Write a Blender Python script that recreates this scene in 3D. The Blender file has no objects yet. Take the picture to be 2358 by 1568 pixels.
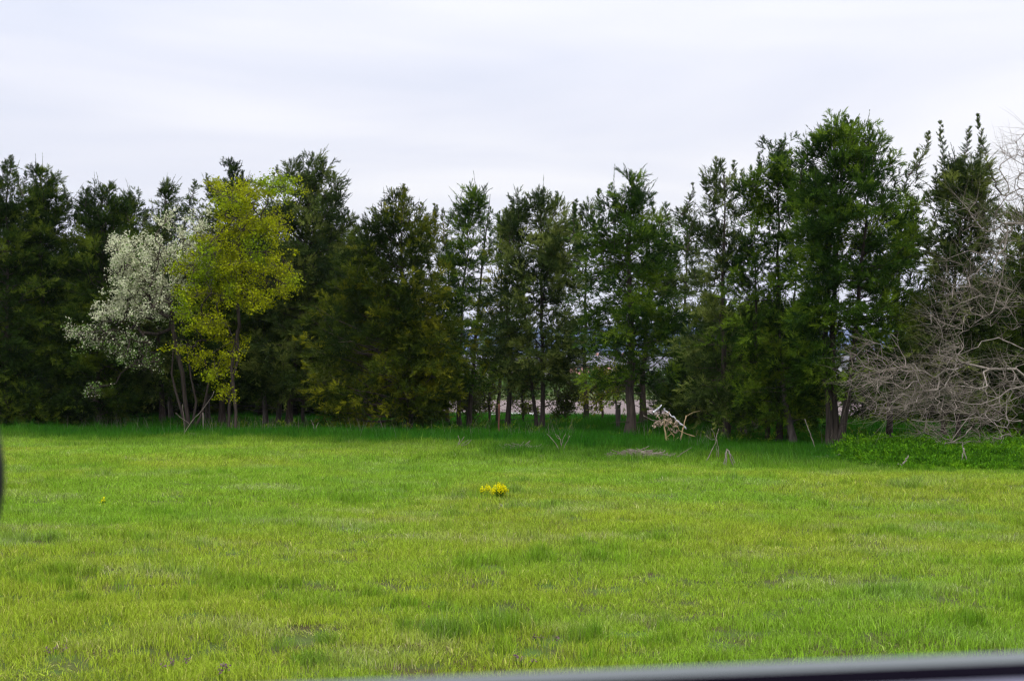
import bpy, bmesh, math, random
import numpy as np
from mathutils import Vector

S = bpy.context.scene
C = S.collection
R = math.radians

# ------------------------------------------------------------------ camera, sky, sun, exposure
F = 3440.0            # focal length in reference pixels (2358 wide)
HX, HY, CH = 1179.0, 870.0, 2.0
cam_d = bpy.data.cameras.new('camera')
cam = bpy.data.objects.new('camera', cam_d)
C.objects.link(cam)
cam.location = (0, 0, CH)
cam.rotation_euler = (R(90), 0, 0)
cam_d.sensor_width = 36
cam_d.lens = 36 * F / 2358
cam_d.shift_y = (HY - 784) / 2358
cam_d.clip_start = 0.05
cam_d.clip_end = 12000
cam_d.dof.use_dof = True
cam_d.dof.focus_distance = 30
cam_d.dof.aperture_fstop = 9.0
S.camera = cam

SUN_EL, SUN_ROT = R(58), R(150)
W = bpy.data.worlds.new('World')
S.world = W
W.use_nodes = True
nt = W.node_tree
nt.nodes.clear()
def N(tree, typ, **kw):
    n = tree.nodes.new(typ)
    for k, v in kw.items():
        setattr(n, k, v)
    return n
out = N(nt, 'ShaderNodeOutputWorld')
bgs = N(nt, 'ShaderNodeBackground'); bgc = N(nt, 'ShaderNodeBackground')
sky = N(nt, 'ShaderNodeTexSky', sky_type='NISHITA', sun_disc=False, sun_elevation=SUN_EL, sun_rotation=SUN_ROT)
bgs.inputs[1].default_value = 0.1
nt.links.new(sky.outputs[0], bgs.inputs[0])
tc = N(nt, 'ShaderNodeTexCoord')
sep = N(nt, 'ShaderNodeSeparateXYZ'); nt.links.new(tc.outputs['Generated'], sep.inputs[0])
mp = N(nt, 'ShaderNodeMapping'); mp.inputs['Scale'].default_value = (1.5, 1.5, 9.0)
mp.inputs['Rotation'].default_value = (0, R(2.0), 0)
mp.inputs['Location'].default_value = (0.6, 0.3, 1.2)
nt.links.new(tc.outputs['Generated'], mp.inputs[0])
nz = N(nt, 'ShaderNodeTexNoise'); nz.inputs['Scale'].default_value = 1.35; nz.inputs['Detail'].default_value = 4; nz.inputs['Roughness'].default_value = 0.45; nz.inputs['Distortion'].default_value = 0.5
nt.links.new(mp.outputs[0], nz.inputs[0])
cr = N(nt, 'ShaderNodeValToRGB')
e = cr.color_ramp.elements
e[0].position = 0.30; e[0].color = (0.70, 0.74, 0.87, 1)
e[1].position = 0.66; e[1].color = (0.96, 0.955, 0.99, 1)
m_ = cr.color_ramp.elements.new(0.48); m_.color = (0.82, 0.835, 0.93, 1)
nt.links.new(nz.outputs['Fac'], cr.inputs[0])
nt.links.new(cr.outputs[0], bgc.inputs[0])
# overcast sky: brighter towards the zenith
mr = N(nt, 'ShaderNodeMapRange'); mr.inputs[1].default_value = 0.0; mr.inputs[2].default_value = 1.0
mr.inputs[3].default_value = 0.99; mr.inputs[4].default_value = 3.4
sq = N(nt, 'ShaderNodeMath', operation='POWER'); sq.inputs[1].default_value = 1.8; nt.links.new(sep.outputs[2], sq.inputs[0])
nt.links.new(sq.outputs[0], mr.inputs[0])
nt.links.new(mr.outputs[0], bgc.inputs[1])
mx = N(nt, 'ShaderNodeMixShader'); mx.inputs[0].default_value = 0.93
nt.links.new(bgs.outputs[0], mx.inputs[1]); nt.links.new(bgc.outputs[0], mx.inputs[2])
nt.links.new(mx.outputs[0], out.inputs[0])

sd = bpy.data.lights.new('sun', 'SUN'); sd.energy = 1.4; sd.angle = R(14); sd.color = (1, 0.96, 0.88)
so = bpy.data.objects.new('sun', sd); C.objects.link(so)
# light comes from behind the camera, high up
sv = Vector((math.sin(SUN_ROT) * math.cos(SUN_EL), math.cos(SUN_ROT) * math.cos(SUN_EL), math.sin(SUN_EL)))
so.rotation_euler = sv.to_track_quat('Z', 'Y').to_euler()

S.view_settings.view_transform = 'Standard'
S.view_settings.look = 'None'
S.view_settings.gamma = 1
S.view_settings.exposure = 0.0
S.cycles.use_denoising = True
S.cycles.denoiser = 'OPENIMAGEDENOISE'
S.cycles.denoising_input_passes = 'RGB_ALBEDO_NORMAL'
S.cycles.denoising_prefilter = 'ACCURATE'
S.cycles.sample_clamp_indirect = 2.0
S.cycles.max_bounces = 5
S.cycles.diffuse_bounces = 3
S.cycles.transmission_bounces = 3
S.cycles.volume_bounces = 0
S.cycles.use_adaptive_sampling = True
S.cycles.adaptive_threshold = 0.008
S.cycles.filter_width = 1.3

# ------------------------------------------------------------------ helpers
def tag(o, label=None, cat=None, group=None, kind=None):
    if label: o['label'] = label
    if cat: o['category'] = cat
    if group: o['group'] = group
    if kind: o['kind'] = kind
    return o

def empty(name, loc):
    o = bpy.data.objects.new(name, None); C.objects.link(o); o.location = loc
    o.empty_display_size = 0.3
    return o

def wx(vx, d): return (vx - HX) / F * d
def wz(vy, d): return CH - (vy - HY) / F * d
def gd(vy): return CH * F / (vy - HY)          # distance of a ground point seen at image row vy
def P(vx, vy, d): return np.array([wx(vx, d), d, wz(vy, d)])

def sstep(a, b, x):
    t = np.clip((np.asarray(x, float) - a) / (b - a), 0, 1)
    return t * t * (3 - 2 * t)

def vnoise(x, y, seed=0):
    x = np.asarray(x, float); y = np.asarray(y, float)
    xi = np.floor(x).astype(np.int64); yi = np.floor(y).astype(np.int64)
    fx = x - xi; fy = y - yi
    fx = fx * fx * (3 - 2 * fx); fy = fy * fy * (3 - 2 * fy)
    def h(a, b):
        n = (a * 374761393 + b * 668265263 + seed * 974711) & 0xffffffff
        n = ((n ^ (n >> 13)) * 1274126177) & 0xffffffff
        return ((n ^ (n >> 16)) & 0xffff) / 65535.0
    return (h(xi, yi) * (1 - fx) + h(xi + 1, yi) * fx) * (1 - fy) + (h(xi, yi + 1) * (1 - fx) + h(xi + 1, yi + 1) * fx) * fy

def fbm(x, y, seed=0, o=3):
    v = 0; a = 0.5; t = 0
    for k in range(o):
        v = v + a * vnoise(x * 2 ** k, y * 2 ** k, seed + k * 17); t += a; a *= 0.55
    return v / t

def sval(x, y): return y + 0.64 * x           # constant along the tree row (about 50)

def height(x, y):
    x = np.asarray(x, float); y = np.asarray(y, float)
    s = sval(x, y)
    fade = 1 - sstep(60, 68, s)
    lumps = (0.05 + 0.13 * (1 - sstep(11, 17, y))) * (fbm(x / 0.9, y / 0.9, 5, 2) - 0.5) + 0.22 * (vnoise(x / 7, y / 7, 9) - 0.5)
    bank = 0.42 * np.exp(-((s - 57) / 4.0) ** 2) * sstep(-4, 6, x)
    emb = 0.72 * (1 - sstep(2.6, 7.5, y))
    return lumps * fade * sstep(2.6, 7.0, y) + bank + emb

def gq_(vx, vy):
    d = gd(vy)
    for _ in range(6): d = (CH - float(height(wx(vx, d), d))) * F / (vy - HY)
    return d

class MB:
    """collects vertices, faces and one per-point tone, and links them as one mesh object"""
    def __init__(s): s.v = []; s.f = []; s.n = 0; s.t = []; s.c = []
    def add(s, v, f, tone=0.5, col=None):
        v = np.asarray(v, np.float64).reshape(-1, 3); f = np.asarray(f, np.int64)
        s.v.append(v); s.f.append(f + s.n); s.n += len(v)
        s.t.append(np.broadcast_to(np.asarray(tone, float), (len(v),)).copy())
        if col is None: col = (1, 1, 1)
        s.c.append(np.broadcast_to(np.asarray(col, float), (len(v), 3)).copy())
    def mesh(s, name, mat, smooth=False):
        me = bpy.data.meshes.new(name)
        V = np.concatenate(s.v)
        me.vertices.add(len(V)); me.vertices.foreach_set('co', V.ravel().astype(np.float32))
        idx = np.concatenate([f.ravel() for f in s.f])
        cnt = np.concatenate([np.full(f.shape[0], f.shape[1]) for f in s.f])
        me.loops.add(len(idx)); me.loops.foreach_set('vertex_index', idx.astype(np.int32))
        me.polygons.add(len(cnt))
        st = np.concatenate([[0], np.cumsum(cnt)[:-1]])
        me.polygons.foreach_set('loop_start', st.astype(np.int32))
        try: me.polygons.foreach_set('loop_total', cnt.astype(np.int32))
        except Exception: pass
        me.update(calc_edges=True)
        if smooth: me.polygons.foreach_set('use_smooth', np.ones(len(cnt), bool))
        a = me.attributes.new('tone', 'FLOAT', 'POINT'); a.data.foreach_set('value', np.concatenate(s.t).astype(np.float32))
        a = me.attributes.new('tint', 'FLOAT_VECTOR', 'POINT'); a.data.foreach_set('vector', np.concatenate(s.c).ravel().astype(np.float32))
        me.materials.append(mat)
        return me
    def build(s, name, mat, parent=None, smooth=False):
        o = bpy.data.objects.new(name, s.mesh(name, mat, smooth)); C.objects.link(o)
        if parent: o.parent = parent
        return o

def unit(a):
    return a / np.maximum(np.linalg.norm(a, axis=-1, keepdims=True), 1e-9)

def tubes(mb, pts, rad, sides=5, tone=0.5, cap=False):
    """pts (n,k,3) polylines, rad (n,k)"""
    pts = np.asarray(pts, float)
    if pts.ndim == 2: pts = pts[None]
    n, k, _ = pts.shape
    rad = np.broadcast_to(np.asarray(rad, float), (n, k))
    T = np.empty_like(pts)
    T[:, 1:-1] = pts[:, 2:] - pts[:, :-2]; T[:, 0] = pts[:, 1] - pts[:, 0]; T[:, -1] = pts[:, -1] - pts[:, -2]
    T = unit(T)
    ref = np.where(np.abs(unit(pts[:, -1] - pts[:, 0])[:, 2:3]) > 0.8, np.array([[1.0, 0, 0]]), np.array([[0, 0, 1.0]]))[:, None, :]
    U = unit(np.cross(T, ref)); V = np.cross(T, U)
    an = np.arange(sides) / sides * 2 * np.pi
    ring = U[:, :, None] * np.cos(an)[None, None, :, None] + V[:, :, None] * np.sin(an)[None, None, :, None]
    vs = pts[:, :, None] + ring * rad[:, :, None, None]
    a = np.arange(n)[:, None, None] * k * sides + np.arange(k - 1)[None, :, None] * sides + np.arange(sides)[None, None, :]
    j = (np.arange(sides) + 1) % sides
    b = np.arange(n)[:, None, None] * k * sides + np.arange(k - 1)[None, :, None] * sides + j[None, None, :]
    f = np.stack([a, b, b + sides, a + sides], -1).reshape(-1, 4)
    tt = np.repeat(np.broadcast_to(np.asarray(tone, float), (n,)), k * sides)
    mb.add(vs, f, tt)
    if cap:
        for q in range(n):
            base = q * k * sides
            c = np.array([[base + (k - 1) * sides + i for i in range(sides)]])
            mb.f.append(c + mb.n - n * k * sides)

def box(mb, lo, hi, tone=0.5):
    x0, y0, z0 = lo; x1, y1, z1 = hi
    v = [(x0,y0,z0),(x1,y0,z0),(x1,y1,z0),(x0,y1,z0),(x0,y0,z1),(x1,y0,z1),(x1,y1,z1),(x0,y1,z1)]
    mb.add(v, [(0,3,2,1),(4,5,6,7),(0,1,5,4),(1,2,6,5),(2,3,7,6),(3,0,4,7)], tone)

# ------------------------------------------------------------------ materials
def mat(name):
    m = bpy.data.materials.new(name); m.use_nodes = True
    t = m.node_tree; t.nodes.clear()
    return m, t

def leaf_mat(name, stops, trans=0.25, nscale=0.6, rough=0.75, spec=0.05, tint=False, inst=False, islands=0.35, dry=None):
    """foliage: colour from the clump tone, patch noise and a little per-leaf variation"""
    m, t = mat(name)
    L = t.links.new
    o = N(t, 'ShaderNodeOutputMaterial')
    geo = N(t, 'ShaderNodeNewGeometry')
    if inst:
        at = N(t, 'ShaderNodeAttribute', attribute_name='gcol', attribute_type='INSTANCER')
        colo = at.outputs['Vector']
    elif tint:
        at = N(t, 'ShaderNodeAttribute', attribute_name='tint')
        colo = at.outputs['Vector']
    else:
        at = N(t, 'ShaderNodeAttribute', attribute_name='tone')
        nz = N(t, 'ShaderNodeTexNoise'); nz.inputs['Scale'].default_value = nscale; nz.inputs['Detail'].default_value = 3
        L(geo.outputs['Position'], nz.inputs['Vector'])
        ad = N(t, 'ShaderNodeMath', operation='MULTIPLY_ADD'); ad.inputs[1].default_value = 1.5; ad.inputs[2].default_value = -0.75
        L(nz.outputs['Fac'], ad.inputs[0])
        a2 = N(t, 'ShaderNodeMath', operation='ADD'); L(ad.outputs[0], a2.inputs[0]); L(at.outputs['Fac'], a2.inputs[1])
        r = N(t, 'ShaderNodeValToRGB'); el = r.color_ramp.elements
        el[0].position, el[0].color = stops[0][0], (*stops[0][1], 1)
        el[1].position, el[1].color = stops[-1][0], (*stops[-1][1], 1)
        for p, c in stops[1:-1]:
            q = el.new(p); q.color = (*c, 1)
        L(a2.outputs[0], r.inputs[0]); colo = r.outputs[0]
    mul = N(t, 'ShaderNodeMapRange'); mul.inputs[3].default_value = 1 - islands; mul.inputs[4].default_value = 1 + islands
    L(geo.outputs['Random Per Island'], mul.inputs[0])
    vm = N(t, 'ShaderNodeVectorMath', operation='SCALE'); L(colo, vm.inputs[0]); L(mul.outputs[0], vm.inputs['Scale'])
    colf = vm.outputs[0]
    if dry:
        fr = N(t, 'ShaderNodeMath', operation='MULTIPLY'); fr.inputs[1].default_value = 7.31; L(geo.outputs['Random Per Island'], fr.inputs[0])
        f2 = N(t, 'ShaderNodeMath', operation='FRACT'); L(fr.outputs[0], f2.inputs[0])
        f3 = N(t, 'ShaderNodeMath', operation='GREATER_THAN'); f3.inputs[1].default_value = 1 - dry[0]; L(f2.outputs[0], f3.inputs[0])
        f4 = N(t, 'ShaderNodeMath', operation='MULTIPLY'); f4.inputs[1].default_value = 0.65; L(f3.outputs[0], f4.inputs[0])
        mxc = N(t, 'ShaderNodeMix', data_type='RGBA'); L(f4.outputs[0], mxc.inputs[0]); L(colf, mxc.inputs[6]); dm = N(t, 'ShaderNodeVectorMath', operation='MULTIPLY'); dm.inputs[1].default_value = dry[1]; L(colf, dm.inputs[0]); L(dm.outputs[0], mxc.inputs[7])
        colf = mxc.outputs[2]
    b = N(t, 'ShaderNodeBsdfPrincipled'); b.inputs['Roughness'].default_value = rough
    b.inputs['Specular IOR Level'].default_value = spec
    L(colf, b.inputs['Base Color'])
    tr = N(t, 'ShaderNodeBsdfTranslucent'); L(colf, tr.inputs[0])
    ms = N(t, 'ShaderNodeMixShader'); ms.inputs[0].default_value = trans
    L(b.outputs[0], ms.inputs[1]); L(tr.outputs[0], ms.inputs[2]); L(ms.outputs[0], o.inputs[0])
    return m

def rough_mat(name, c1, c2, scale=(6, 6, 6), rough=0.85, spec=0.2, bump=0.0, det=5):
    m, t = mat(name); L = t.links.new
    o = N(t, 'ShaderNodeOutputMaterial'); b = N(t, 'ShaderNodeBsdfPrincipled')
    tcn = N(t, 'ShaderNodeTexCoord'); mpn = N(t, 'ShaderNodeMapping'); mpn.inputs['Scale'].default_value = scale
    L(tcn.outputs['Object'], mpn.inputs[0])
    n = N(t, 'ShaderNodeTexNoise'); n.inputs['Scale'].default_value = 1; n.inputs['Detail'].default_value = det
    L(mpn.outputs[0], n.inputs[0])
    r = N(t, 'ShaderNodeValToRGB'); r.color_ramp.elements[0].position = 0.3; r.color_ramp.elements[1].position = 0.7
    r.color_ramp.elements[0].color = (*c1, 1); r.color_ramp.elements[1].color = (*c2, 1)
    L(n.outputs['Fac'], r.inputs[0]); L(r.outputs[0], b.inputs['Base Color'])
    b.inputs['Roughness'].default_value = rough; b.inputs['Specular IOR Level'].default_value = spec
    if bump:
        bp = N(t, 'ShaderNodeBump'); bp.inputs['Strength'].default_value = bump; bp.inputs['Distance'].default_value = 0.03
        L(n.outputs['Fac'], bp.inputs['Height']); L(bp.outputs[0], b.inputs['Normal'])
    L(b.outputs[0], o.inputs[0])
    return m

M = {}
# cedar foliage kinds (dark green to olive)
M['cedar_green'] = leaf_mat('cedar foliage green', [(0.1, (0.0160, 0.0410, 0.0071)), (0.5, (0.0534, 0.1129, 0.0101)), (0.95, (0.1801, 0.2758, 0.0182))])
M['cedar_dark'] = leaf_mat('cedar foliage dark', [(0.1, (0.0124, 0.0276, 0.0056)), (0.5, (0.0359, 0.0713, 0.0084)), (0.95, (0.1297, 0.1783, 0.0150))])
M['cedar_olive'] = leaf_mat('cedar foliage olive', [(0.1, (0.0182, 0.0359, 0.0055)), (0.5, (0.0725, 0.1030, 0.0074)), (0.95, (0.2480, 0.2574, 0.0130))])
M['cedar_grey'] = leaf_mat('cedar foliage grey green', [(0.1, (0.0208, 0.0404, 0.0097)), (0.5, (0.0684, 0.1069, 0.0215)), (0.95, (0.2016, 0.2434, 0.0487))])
M['tinted'] = leaf_mat('broad leaves', None, trans=0.35, tint=True, islands=0.3)
M['blossom'] = leaf_mat('white blossom and leaves', None, trans=0.3, tint=True, islands=0.22)
M['weeds'] = leaf_mat('weed leaves', [(0.1, (0.024, 0.080, 0.004)), (0.5, (0.065, 0.185, 0.006)), (0.95, (0.15, 0.31, 0.010))], trans=0.3)
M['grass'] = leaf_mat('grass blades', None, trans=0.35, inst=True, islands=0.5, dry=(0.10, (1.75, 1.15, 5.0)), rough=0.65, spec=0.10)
M['bark'] = rough_mat('cedar bark', (0.026, 0.020, 0.016), (0.095, 0.072, 0.058), (22, 22, 1.6), bump=0.6)
M['bark_dark'] = rough_mat('dark bark', (0.020, 0.016, 0.012), (0.062, 0.048, 0.038), (22, 22, 1.6), bump=0.6)
M['bark_grey'] = rough_mat('grey bark', (0.085, 0.070, 0.058), (0.22, 0.19, 0.16), (9, 9, 3), bump=0.4)
M['bark_slim'] = rough_mat('slim grey bark', (0.055, 0.045, 0.038), (0.15, 0.125, 0.105), (9, 9, 3), bump=0.4)
M['bark_pale'] = rough_mat('pale bark', (0.15, 0.125, 0.10), (0.33, 0.285, 0.24), (9, 9, 3), bump=0.3)
M['dry_stem'] = rough_mat('dry stem', (0.38, 0.26, 0.12), (0.62, 0.48, 0.27), (5, 5, 9))
M['dry_grey'] = rough_mat('weathered twig', (0.13, 0.105, 0.082), (0.28, 0.24, 0.19), (7, 7, 7))
M['bleached'] = rough_mat('bleached wood', (0.50, 0.50, 0.52), (0.82, 0.82, 0.84), (20, 20, 20))
M['dead_leaf'] = rough_mat('dead leaf', (0.20, 0.14, 0.09), (0.48, 0.38, 0.28), (9, 9, 9))
M['post'] = rough_mat('weathered post', (0.03, 0.026, 0.022), (0.10, 0.085, 0.07), (30, 30, 2), bump=0.5)
M['rust'] = rough_mat('rusty steel', (0.07, 0.03, 0.022), (0.17, 0.075, 0.05), (30, 30, 8))
M['rock'] = rough_mat('pale rock', (0.55, 0.52, 0.50), (0.80, 0.79, 0.80), (5, 5, 5), bump=0.4)
M['yellow'] = leaf_mat('yellow petals', None, trans=0.25, tint=True, islands=0.15)

# ------------------------------------------------------------------ ground, road, field, hills
def axis(fine0, fine1, step, far0, far1, g=1.18):
    a = list(np.arange(fine0, fine1 + 1e-6, step))
    s = step; v = a[-1]
    while v < far1: s *= g; v = min(v + s, far1); a.append(v)
    s = step; v = a[0]; pre = []
    while v > far0: s *= g; v = max(v - s, far0); pre.append(v)
    return np.array(pre[::-1] + a)

def sheet(name, xs, ys, zf, mt, label=None):
    X, Y = np.meshgrid(xs, ys); Z = zf(X, Y)
    nx, ny = len(xs), len(ys)
    i = np.arange(nx - 1)[None] + np.arange(ny - 1)[:, None] * nx
    f = np.stack([i, i + 1, i + 1 + nx, i + nx], -1).reshape(-1, 4)
    mb = MB(); mb.add(np.stack([X, Y, Z], -1), f)
    o = mb.build(name, mt, smooth=True); tag(o, label, kind='structure')
    return o

gm, t = mat('ground soil and turf'); L = t.links.new
o_ = N(t, 'ShaderNodeOutputMaterial'); b_ = N(t, 'ShaderNodeBsdfPrincipled'); b_.inputs['Roughness'].default_value = 0.95; b_.inputs['Specular IOR Level'].default_value = 0.1
g_ = N(t, 'ShaderNodeNewGeometry')
n1 = N(t, 'ShaderNodeTexNoise'); n1.inputs['Scale'].default_value = 2.2; n1.inputs['Detail'].default_value = 6; L(g_.outputs['Position'], n1.inputs[0])
r1 = N(t, 'ShaderNodeValToRGB'); r1.color_ramp.elements[0].position = 0.35; r1.color_ramp.elements[1].position = 0.62
r1.color_ramp.elements[0].color = (0.060, 0.048, 0.020, 1); r1.color_ramp.elements[1].color = (0.065, 0.110, 0.018, 1)
L(n1.outputs['Fac'], r1.inputs[0]); L(r1.outputs[0], b_.inputs['Base Color']); L(b_.outputs[0], o_.inputs[0])

sheet('ground', axis(-42, 42, 0.5, -6000, 6000), axis(0, 84, 0.5, -900, 9000), height, gm, 'green meadow turf running back to the tree row')
M['soil'] = rough_mat('ploughed soil', (0.125, 0.094, 0.086), (0.205, 0.160, 0.150), (0.35, 1.6, 1), bump=0.3)
sheet('ploughed_field', np.linspace(-95, 120, 60), np.linspace(79, 132, 30), lambda x, y: height(x, y) * 0 + 0.004 + 0.05 * (vnoise(x / 3, y / 2, 3)), M['soil'], 'brown ploughed field beyond the trees')
M['asphalt'] = rough_mat('asphalt', (0.04, 0.04, 0.042), (0.065, 0.065, 0.066), (14, 14, 14))
sheet('road', np.linspace(-200, 200, 30), np.array([-5.5, -2, 1.9]), lambda x, y: x * 0 + 0.726, M['asphalt'], 'grey asphalt road at the field edge')

M['hill'] = rough_mat('wooded hills with haze blue painted in', (0.050, 0.080, 0.150), (0.075, 0.110, 0.185), (0.01, 0.01, 0.03))  # blue of the distant haze is painted into the woodland colour
xs = np.linspace(-3200, 3200, 160)
def hillz(x, y):
    t_ = np.clip((y - 2600) / 900, 0, 1); t2 = np.clip((4400 - y) / 900, 0, 1)
    ridge = 118 + 42 * (fbm(x / 700 + 3, x * 0 + 2, 4, 4) - 0.5) * 2
    return -2 + ridge * np.minimum(t_, t2) ** 0.8 + 14 * (fbm(x / 160, y / 160, 8, 3) - 0.5) * np.minimum(t_, t2)
sheet('hills', xs, np.linspace(2600, 4400, 26), hillz, M['hill'], 'long wooded ridge on the horizon, haze blue put into its colour')

# ------------------------------------------------------------------ foliage and branch tools
def sprays(mb, Pn, D, Ln, rng, m=14, ll=0.15, lw=0.030, tone=None, droop=0.0, flat=0.75):
    """feathery plumes of narrow leaflets along an axis, batch of n"""
    n = len(Pn)
    if n == 0: return
    tj = (np.arange(m)[None] + rng.random((n, m))) / m
    ax = Pn[:, None] + D[:, None] * (tj * Ln[:, None])[..., None]
    ax[..., 2] -= droop * tj ** 2 * Ln[:, None]
    q = rng.normal(size=(n, m, 3)); q -= (q * D[:, None]).sum(-1, keepdims=True) * D[:, None]
    q = unit(q)
    ld = unit(D[:, None] * 0.75 + q * (flat * (1.15 - 0.75 * tj))[..., None] + rng.normal(size=(n, m, 3)) * 0.15)
    w = unit(np.cross(ld, rng.normal(size=(n, m, 3))))
    l_ = ll * rng.uniform(0.6, 1.35, (n, m, 1)) * (1.15 - 0.45 * tj[..., None])
    a = ax - w * lw * 0.5; b = ax + w * lw * 0.5; c = ax + ld * l_
    vs = np.stack([a, b, c], 2).reshape(-1, 3)
    f = np.arange(n * m * 3).reshape(-1, 3)
    if tone is None: tone = rng.random(n)
    mb.add(vs, f, np.repeat(tone, m * 3))

def leaves(mb, Pn, size, rng, cols, up=0.3):
    """diamond leaves with a slight fold, batch of n"""
    n = len(Pn)
    d = unit(rng.normal(size=(n, 3)) + np.array([0, 0, up]))
    w = unit(np.cross(d, rng.normal(size=(n, 3))))
    nn = np.cross(d, w)
    s_ = size * rng.uniform(0.6, 1.3, (n, 1))
    v = np.stack([Pn, Pn + d * s_ * 0.5 + w * s_ * 0.33 + nn * s_ * 0.08, Pn + d * s_, Pn + d * s_ * 0.5 - w * s_ * 0.33 + nn * s_ * 0.08], 1)
    f = np.arange(n * 4).reshape(-1, 4)
    mb.add(v, f, 0.5, np.repeat(cols, 4, axis=0))

def cedar(name, label, cx, base_vy, outline, seed, kind='cedar_green', group=None, trunks=None, cb_vy=900,
          dens=1.0, d=None, tipl=1.0, bark='bark', spikes=(), lacy=0.0, dead=0.0, fill=1.0, cat='tree', trad=None, widen=0.09, olive_low=0.0, auto=4):
    """outline: rows (vy, x_left, x_right) of the crown as it stands in the photograph"""
    rng = np.random.default_rng(seed)
    if d is None: d = gd(base_vy)
    ol = sorted(outline, key=lambda r: -r[0])
    zz = np.array([wz(r[0], d) for r in ol]); xl = np.array([wx(r[1], d) for r in ol]); xr = np.array([wx(r[2], d) for r in ol])
    bx = wx(cx, d); gz = float(height(bx, d)) - 0.05
    root = empty(name, (bx, d, gz)); off = np.array([bx, d, gz])
    tag(root, label, cat, group)
    H = zz[-1]; apx = 0.5 * (xl[-1] + xr[-1])
    zb = wz(cb_vy, d)
    # trunks
    wood = MB()
    if trunks is None: trunks = [(0.0, 1.0, 0.0)]
    tps = []
    tr0 = trad if trad else 0.008 * H + 0.045
    for (dx, hf, dy) in trunks:
        k = 12; u = np.linspace(0, 1, k); top = gz + (H - gz) * hf
        tx = bx + dx * 0.6 + (apx - bx) * u ** 1.3 * hf + dx * 1.2 * u + 0.09 * np.cumsum(rng.normal(size=k)) * 0.45
        ty = d + dy * (0.5 + 1.2 * u) + 0.09 * np.cumsum(rng.normal(size=k)) * 0.45
        tp = np.stack([tx, ty, gz + (top - gz) * u], -1)
        rr = tr0 * hf * (1 - 0.93 * u) * (1 + 0.5 * np.exp(-u * 34)) / (1 + 0.25 * (len(trunks) - 1))
        tubes(wood, tp, rr, 9); tps.append(tp)
    def on_trunk(z, which):
        o = np.empty((len(z), 3))
        for q, tp in enumerate(tps):
            mk = which == q
            zc = np.clip(z[mk], tp[0, 2], tp[-1, 2])
            o[mk, 0] = np.interp(zc, tp[:, 2], tp[:, 0]); o[mk, 1] = np.interp(zc, tp[:, 2], tp[:, 1]); o[mk, 2] = zc
        return o
    # limb tips spread over the crown surface and inside it
    if widen:
        mid = 0.5 * (xl + xr); g_w = 1 + widen; xl = mid + (xl - mid) * g_w; xr = mid + (xr - mid) * g_w
    zlow = zz[0]
    area = np.trapezoid(xr - xl, zz) if hasattr(np, 'trapezoid') else np.trapz(xr - xl, zz)
    Nn = int(abs(area) * 11 * dens)
    wgt = (xr - xl) + 0.25
    zg = np.linspace(zlow, H, 400); wg = np.interp(zg, zz, wgt); cdf = np.cumsum(wg); cdf /= cdf[-1]
    zt = np.interp(rng.random(Nn), cdf, zg)
    az = rng.uniform(0, 2 * np.pi, Nn)
    XL = np.interp(zt, zz, xl); XR = np.interp(zt, zz, xr)
    ctr = on_trunk(zt, np.zeros(Nn, int))
    ca, sa = np.cos(az), np.sin(az)
    rx = np.where(ca > 0, XR - ctr[:, 0], ctr[:, 0] - XL); rx = np.maximum(rx, 0.15)
    ry = np.maximum(0.5 * (XR - XL), 0.2) * 0.85
    lob = (0.84 + 0.34 * vnoise(az * 1.6 + 7, zt * 0.9, seed)) * (1 - .16 * np.clip((zt - zlow) / max(H - zlow, .1) - .62, 0, 1) / .38)     # whole boughs reach out or fall short
    rf = (rng.random(Nn) ** 0.40) * lob
    tip = np.stack([ctr[:, 0] + ca * rx * rf, ctr[:, 1] + sa * ry * rf, zt], -1)
    r = np.hypot(tip[:, 0] - ctr[:, 0], tip[:, 1] - ctr[:, 1])
    hf = (zt - zlow) / max(H - zlow, 0.1)
    el = rng.uniform(0.0, 0.55, Nn) + 0.8 * hf ** 4
    zo = zt - r * np.tan(np.minimum(el, 1.3))
    zo = np.maximum(zo, np.minimum(zb * 0.75, zt))
    wh = rng.integers(0, len(tps), Nn)
    if len(tps) > 1:
        tops = np.array([tp[-1] for tp in tps])
        wh = np.argmin(np.abs(tops[None, :, 0] - tip[:, None, 0]) + rng.random((Nn, len(tps))) * 1.5, 1)
    O = on_trunk(zo, wh)
    k = 6; u = np.linspace(0, 1, k)
    sag = rng.uniform(-0.18, 0.10, Nn)
    pts = O[:, None] * (1 - u)[None, :, None] + tip[:, None] * u[None, :, None]
    pts[..., 2] += (np.sin(u * np.pi)[None] * sag[:, None] * np.linalg.norm(tip - O, axis=1)[:, None])
    LL = np.linalg.norm(tip - O, axis=1)
    pts += rng.normal(size=pts.shape) * 0.035 * (LL[:, None, None] * (u * (1 - u))[None, :, None] * 4)
    rr = (0.006 + 0.011 * np.minimum(LL, 3.5))[:, None] * (1 - 0.85 * u)[None]
    sel = rng.random(Nn) < 0.55
    tubes(wood, pts[sel], rr[sel], 4)
    fol = MB()
    # every bough carries several tapering plumes
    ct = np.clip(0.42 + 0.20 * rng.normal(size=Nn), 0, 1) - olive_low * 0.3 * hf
    cnt = np.maximum(2, (rng.uniform(3.2, 5.6, Nn) * fill * np.clip(LL / 1.2, .6, 1.5))).astype(int)
    ii = np.repeat(np.arange(Nn), cnt); npl = len(ii)
    uu = 1 - rng.random(npl) ** 1.3 * np.clip(1.1 / np.maximum(LL[ii], .3), .3, .85)
    seg = np.clip(uu * (k - 1), 0, k - 1.001); i0 = seg.astype(int); fr = (seg - i0)[:, None]
    p0 = pts[ii, i0] * (1 - fr) + pts[ii, i0 + 1] * fr
    dr = unit(pts[ii, i0 + 1] - pts[ii, i0])
    lat = rng.normal(size=(npl, 3)); lat[:, 2] *= .45
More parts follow.
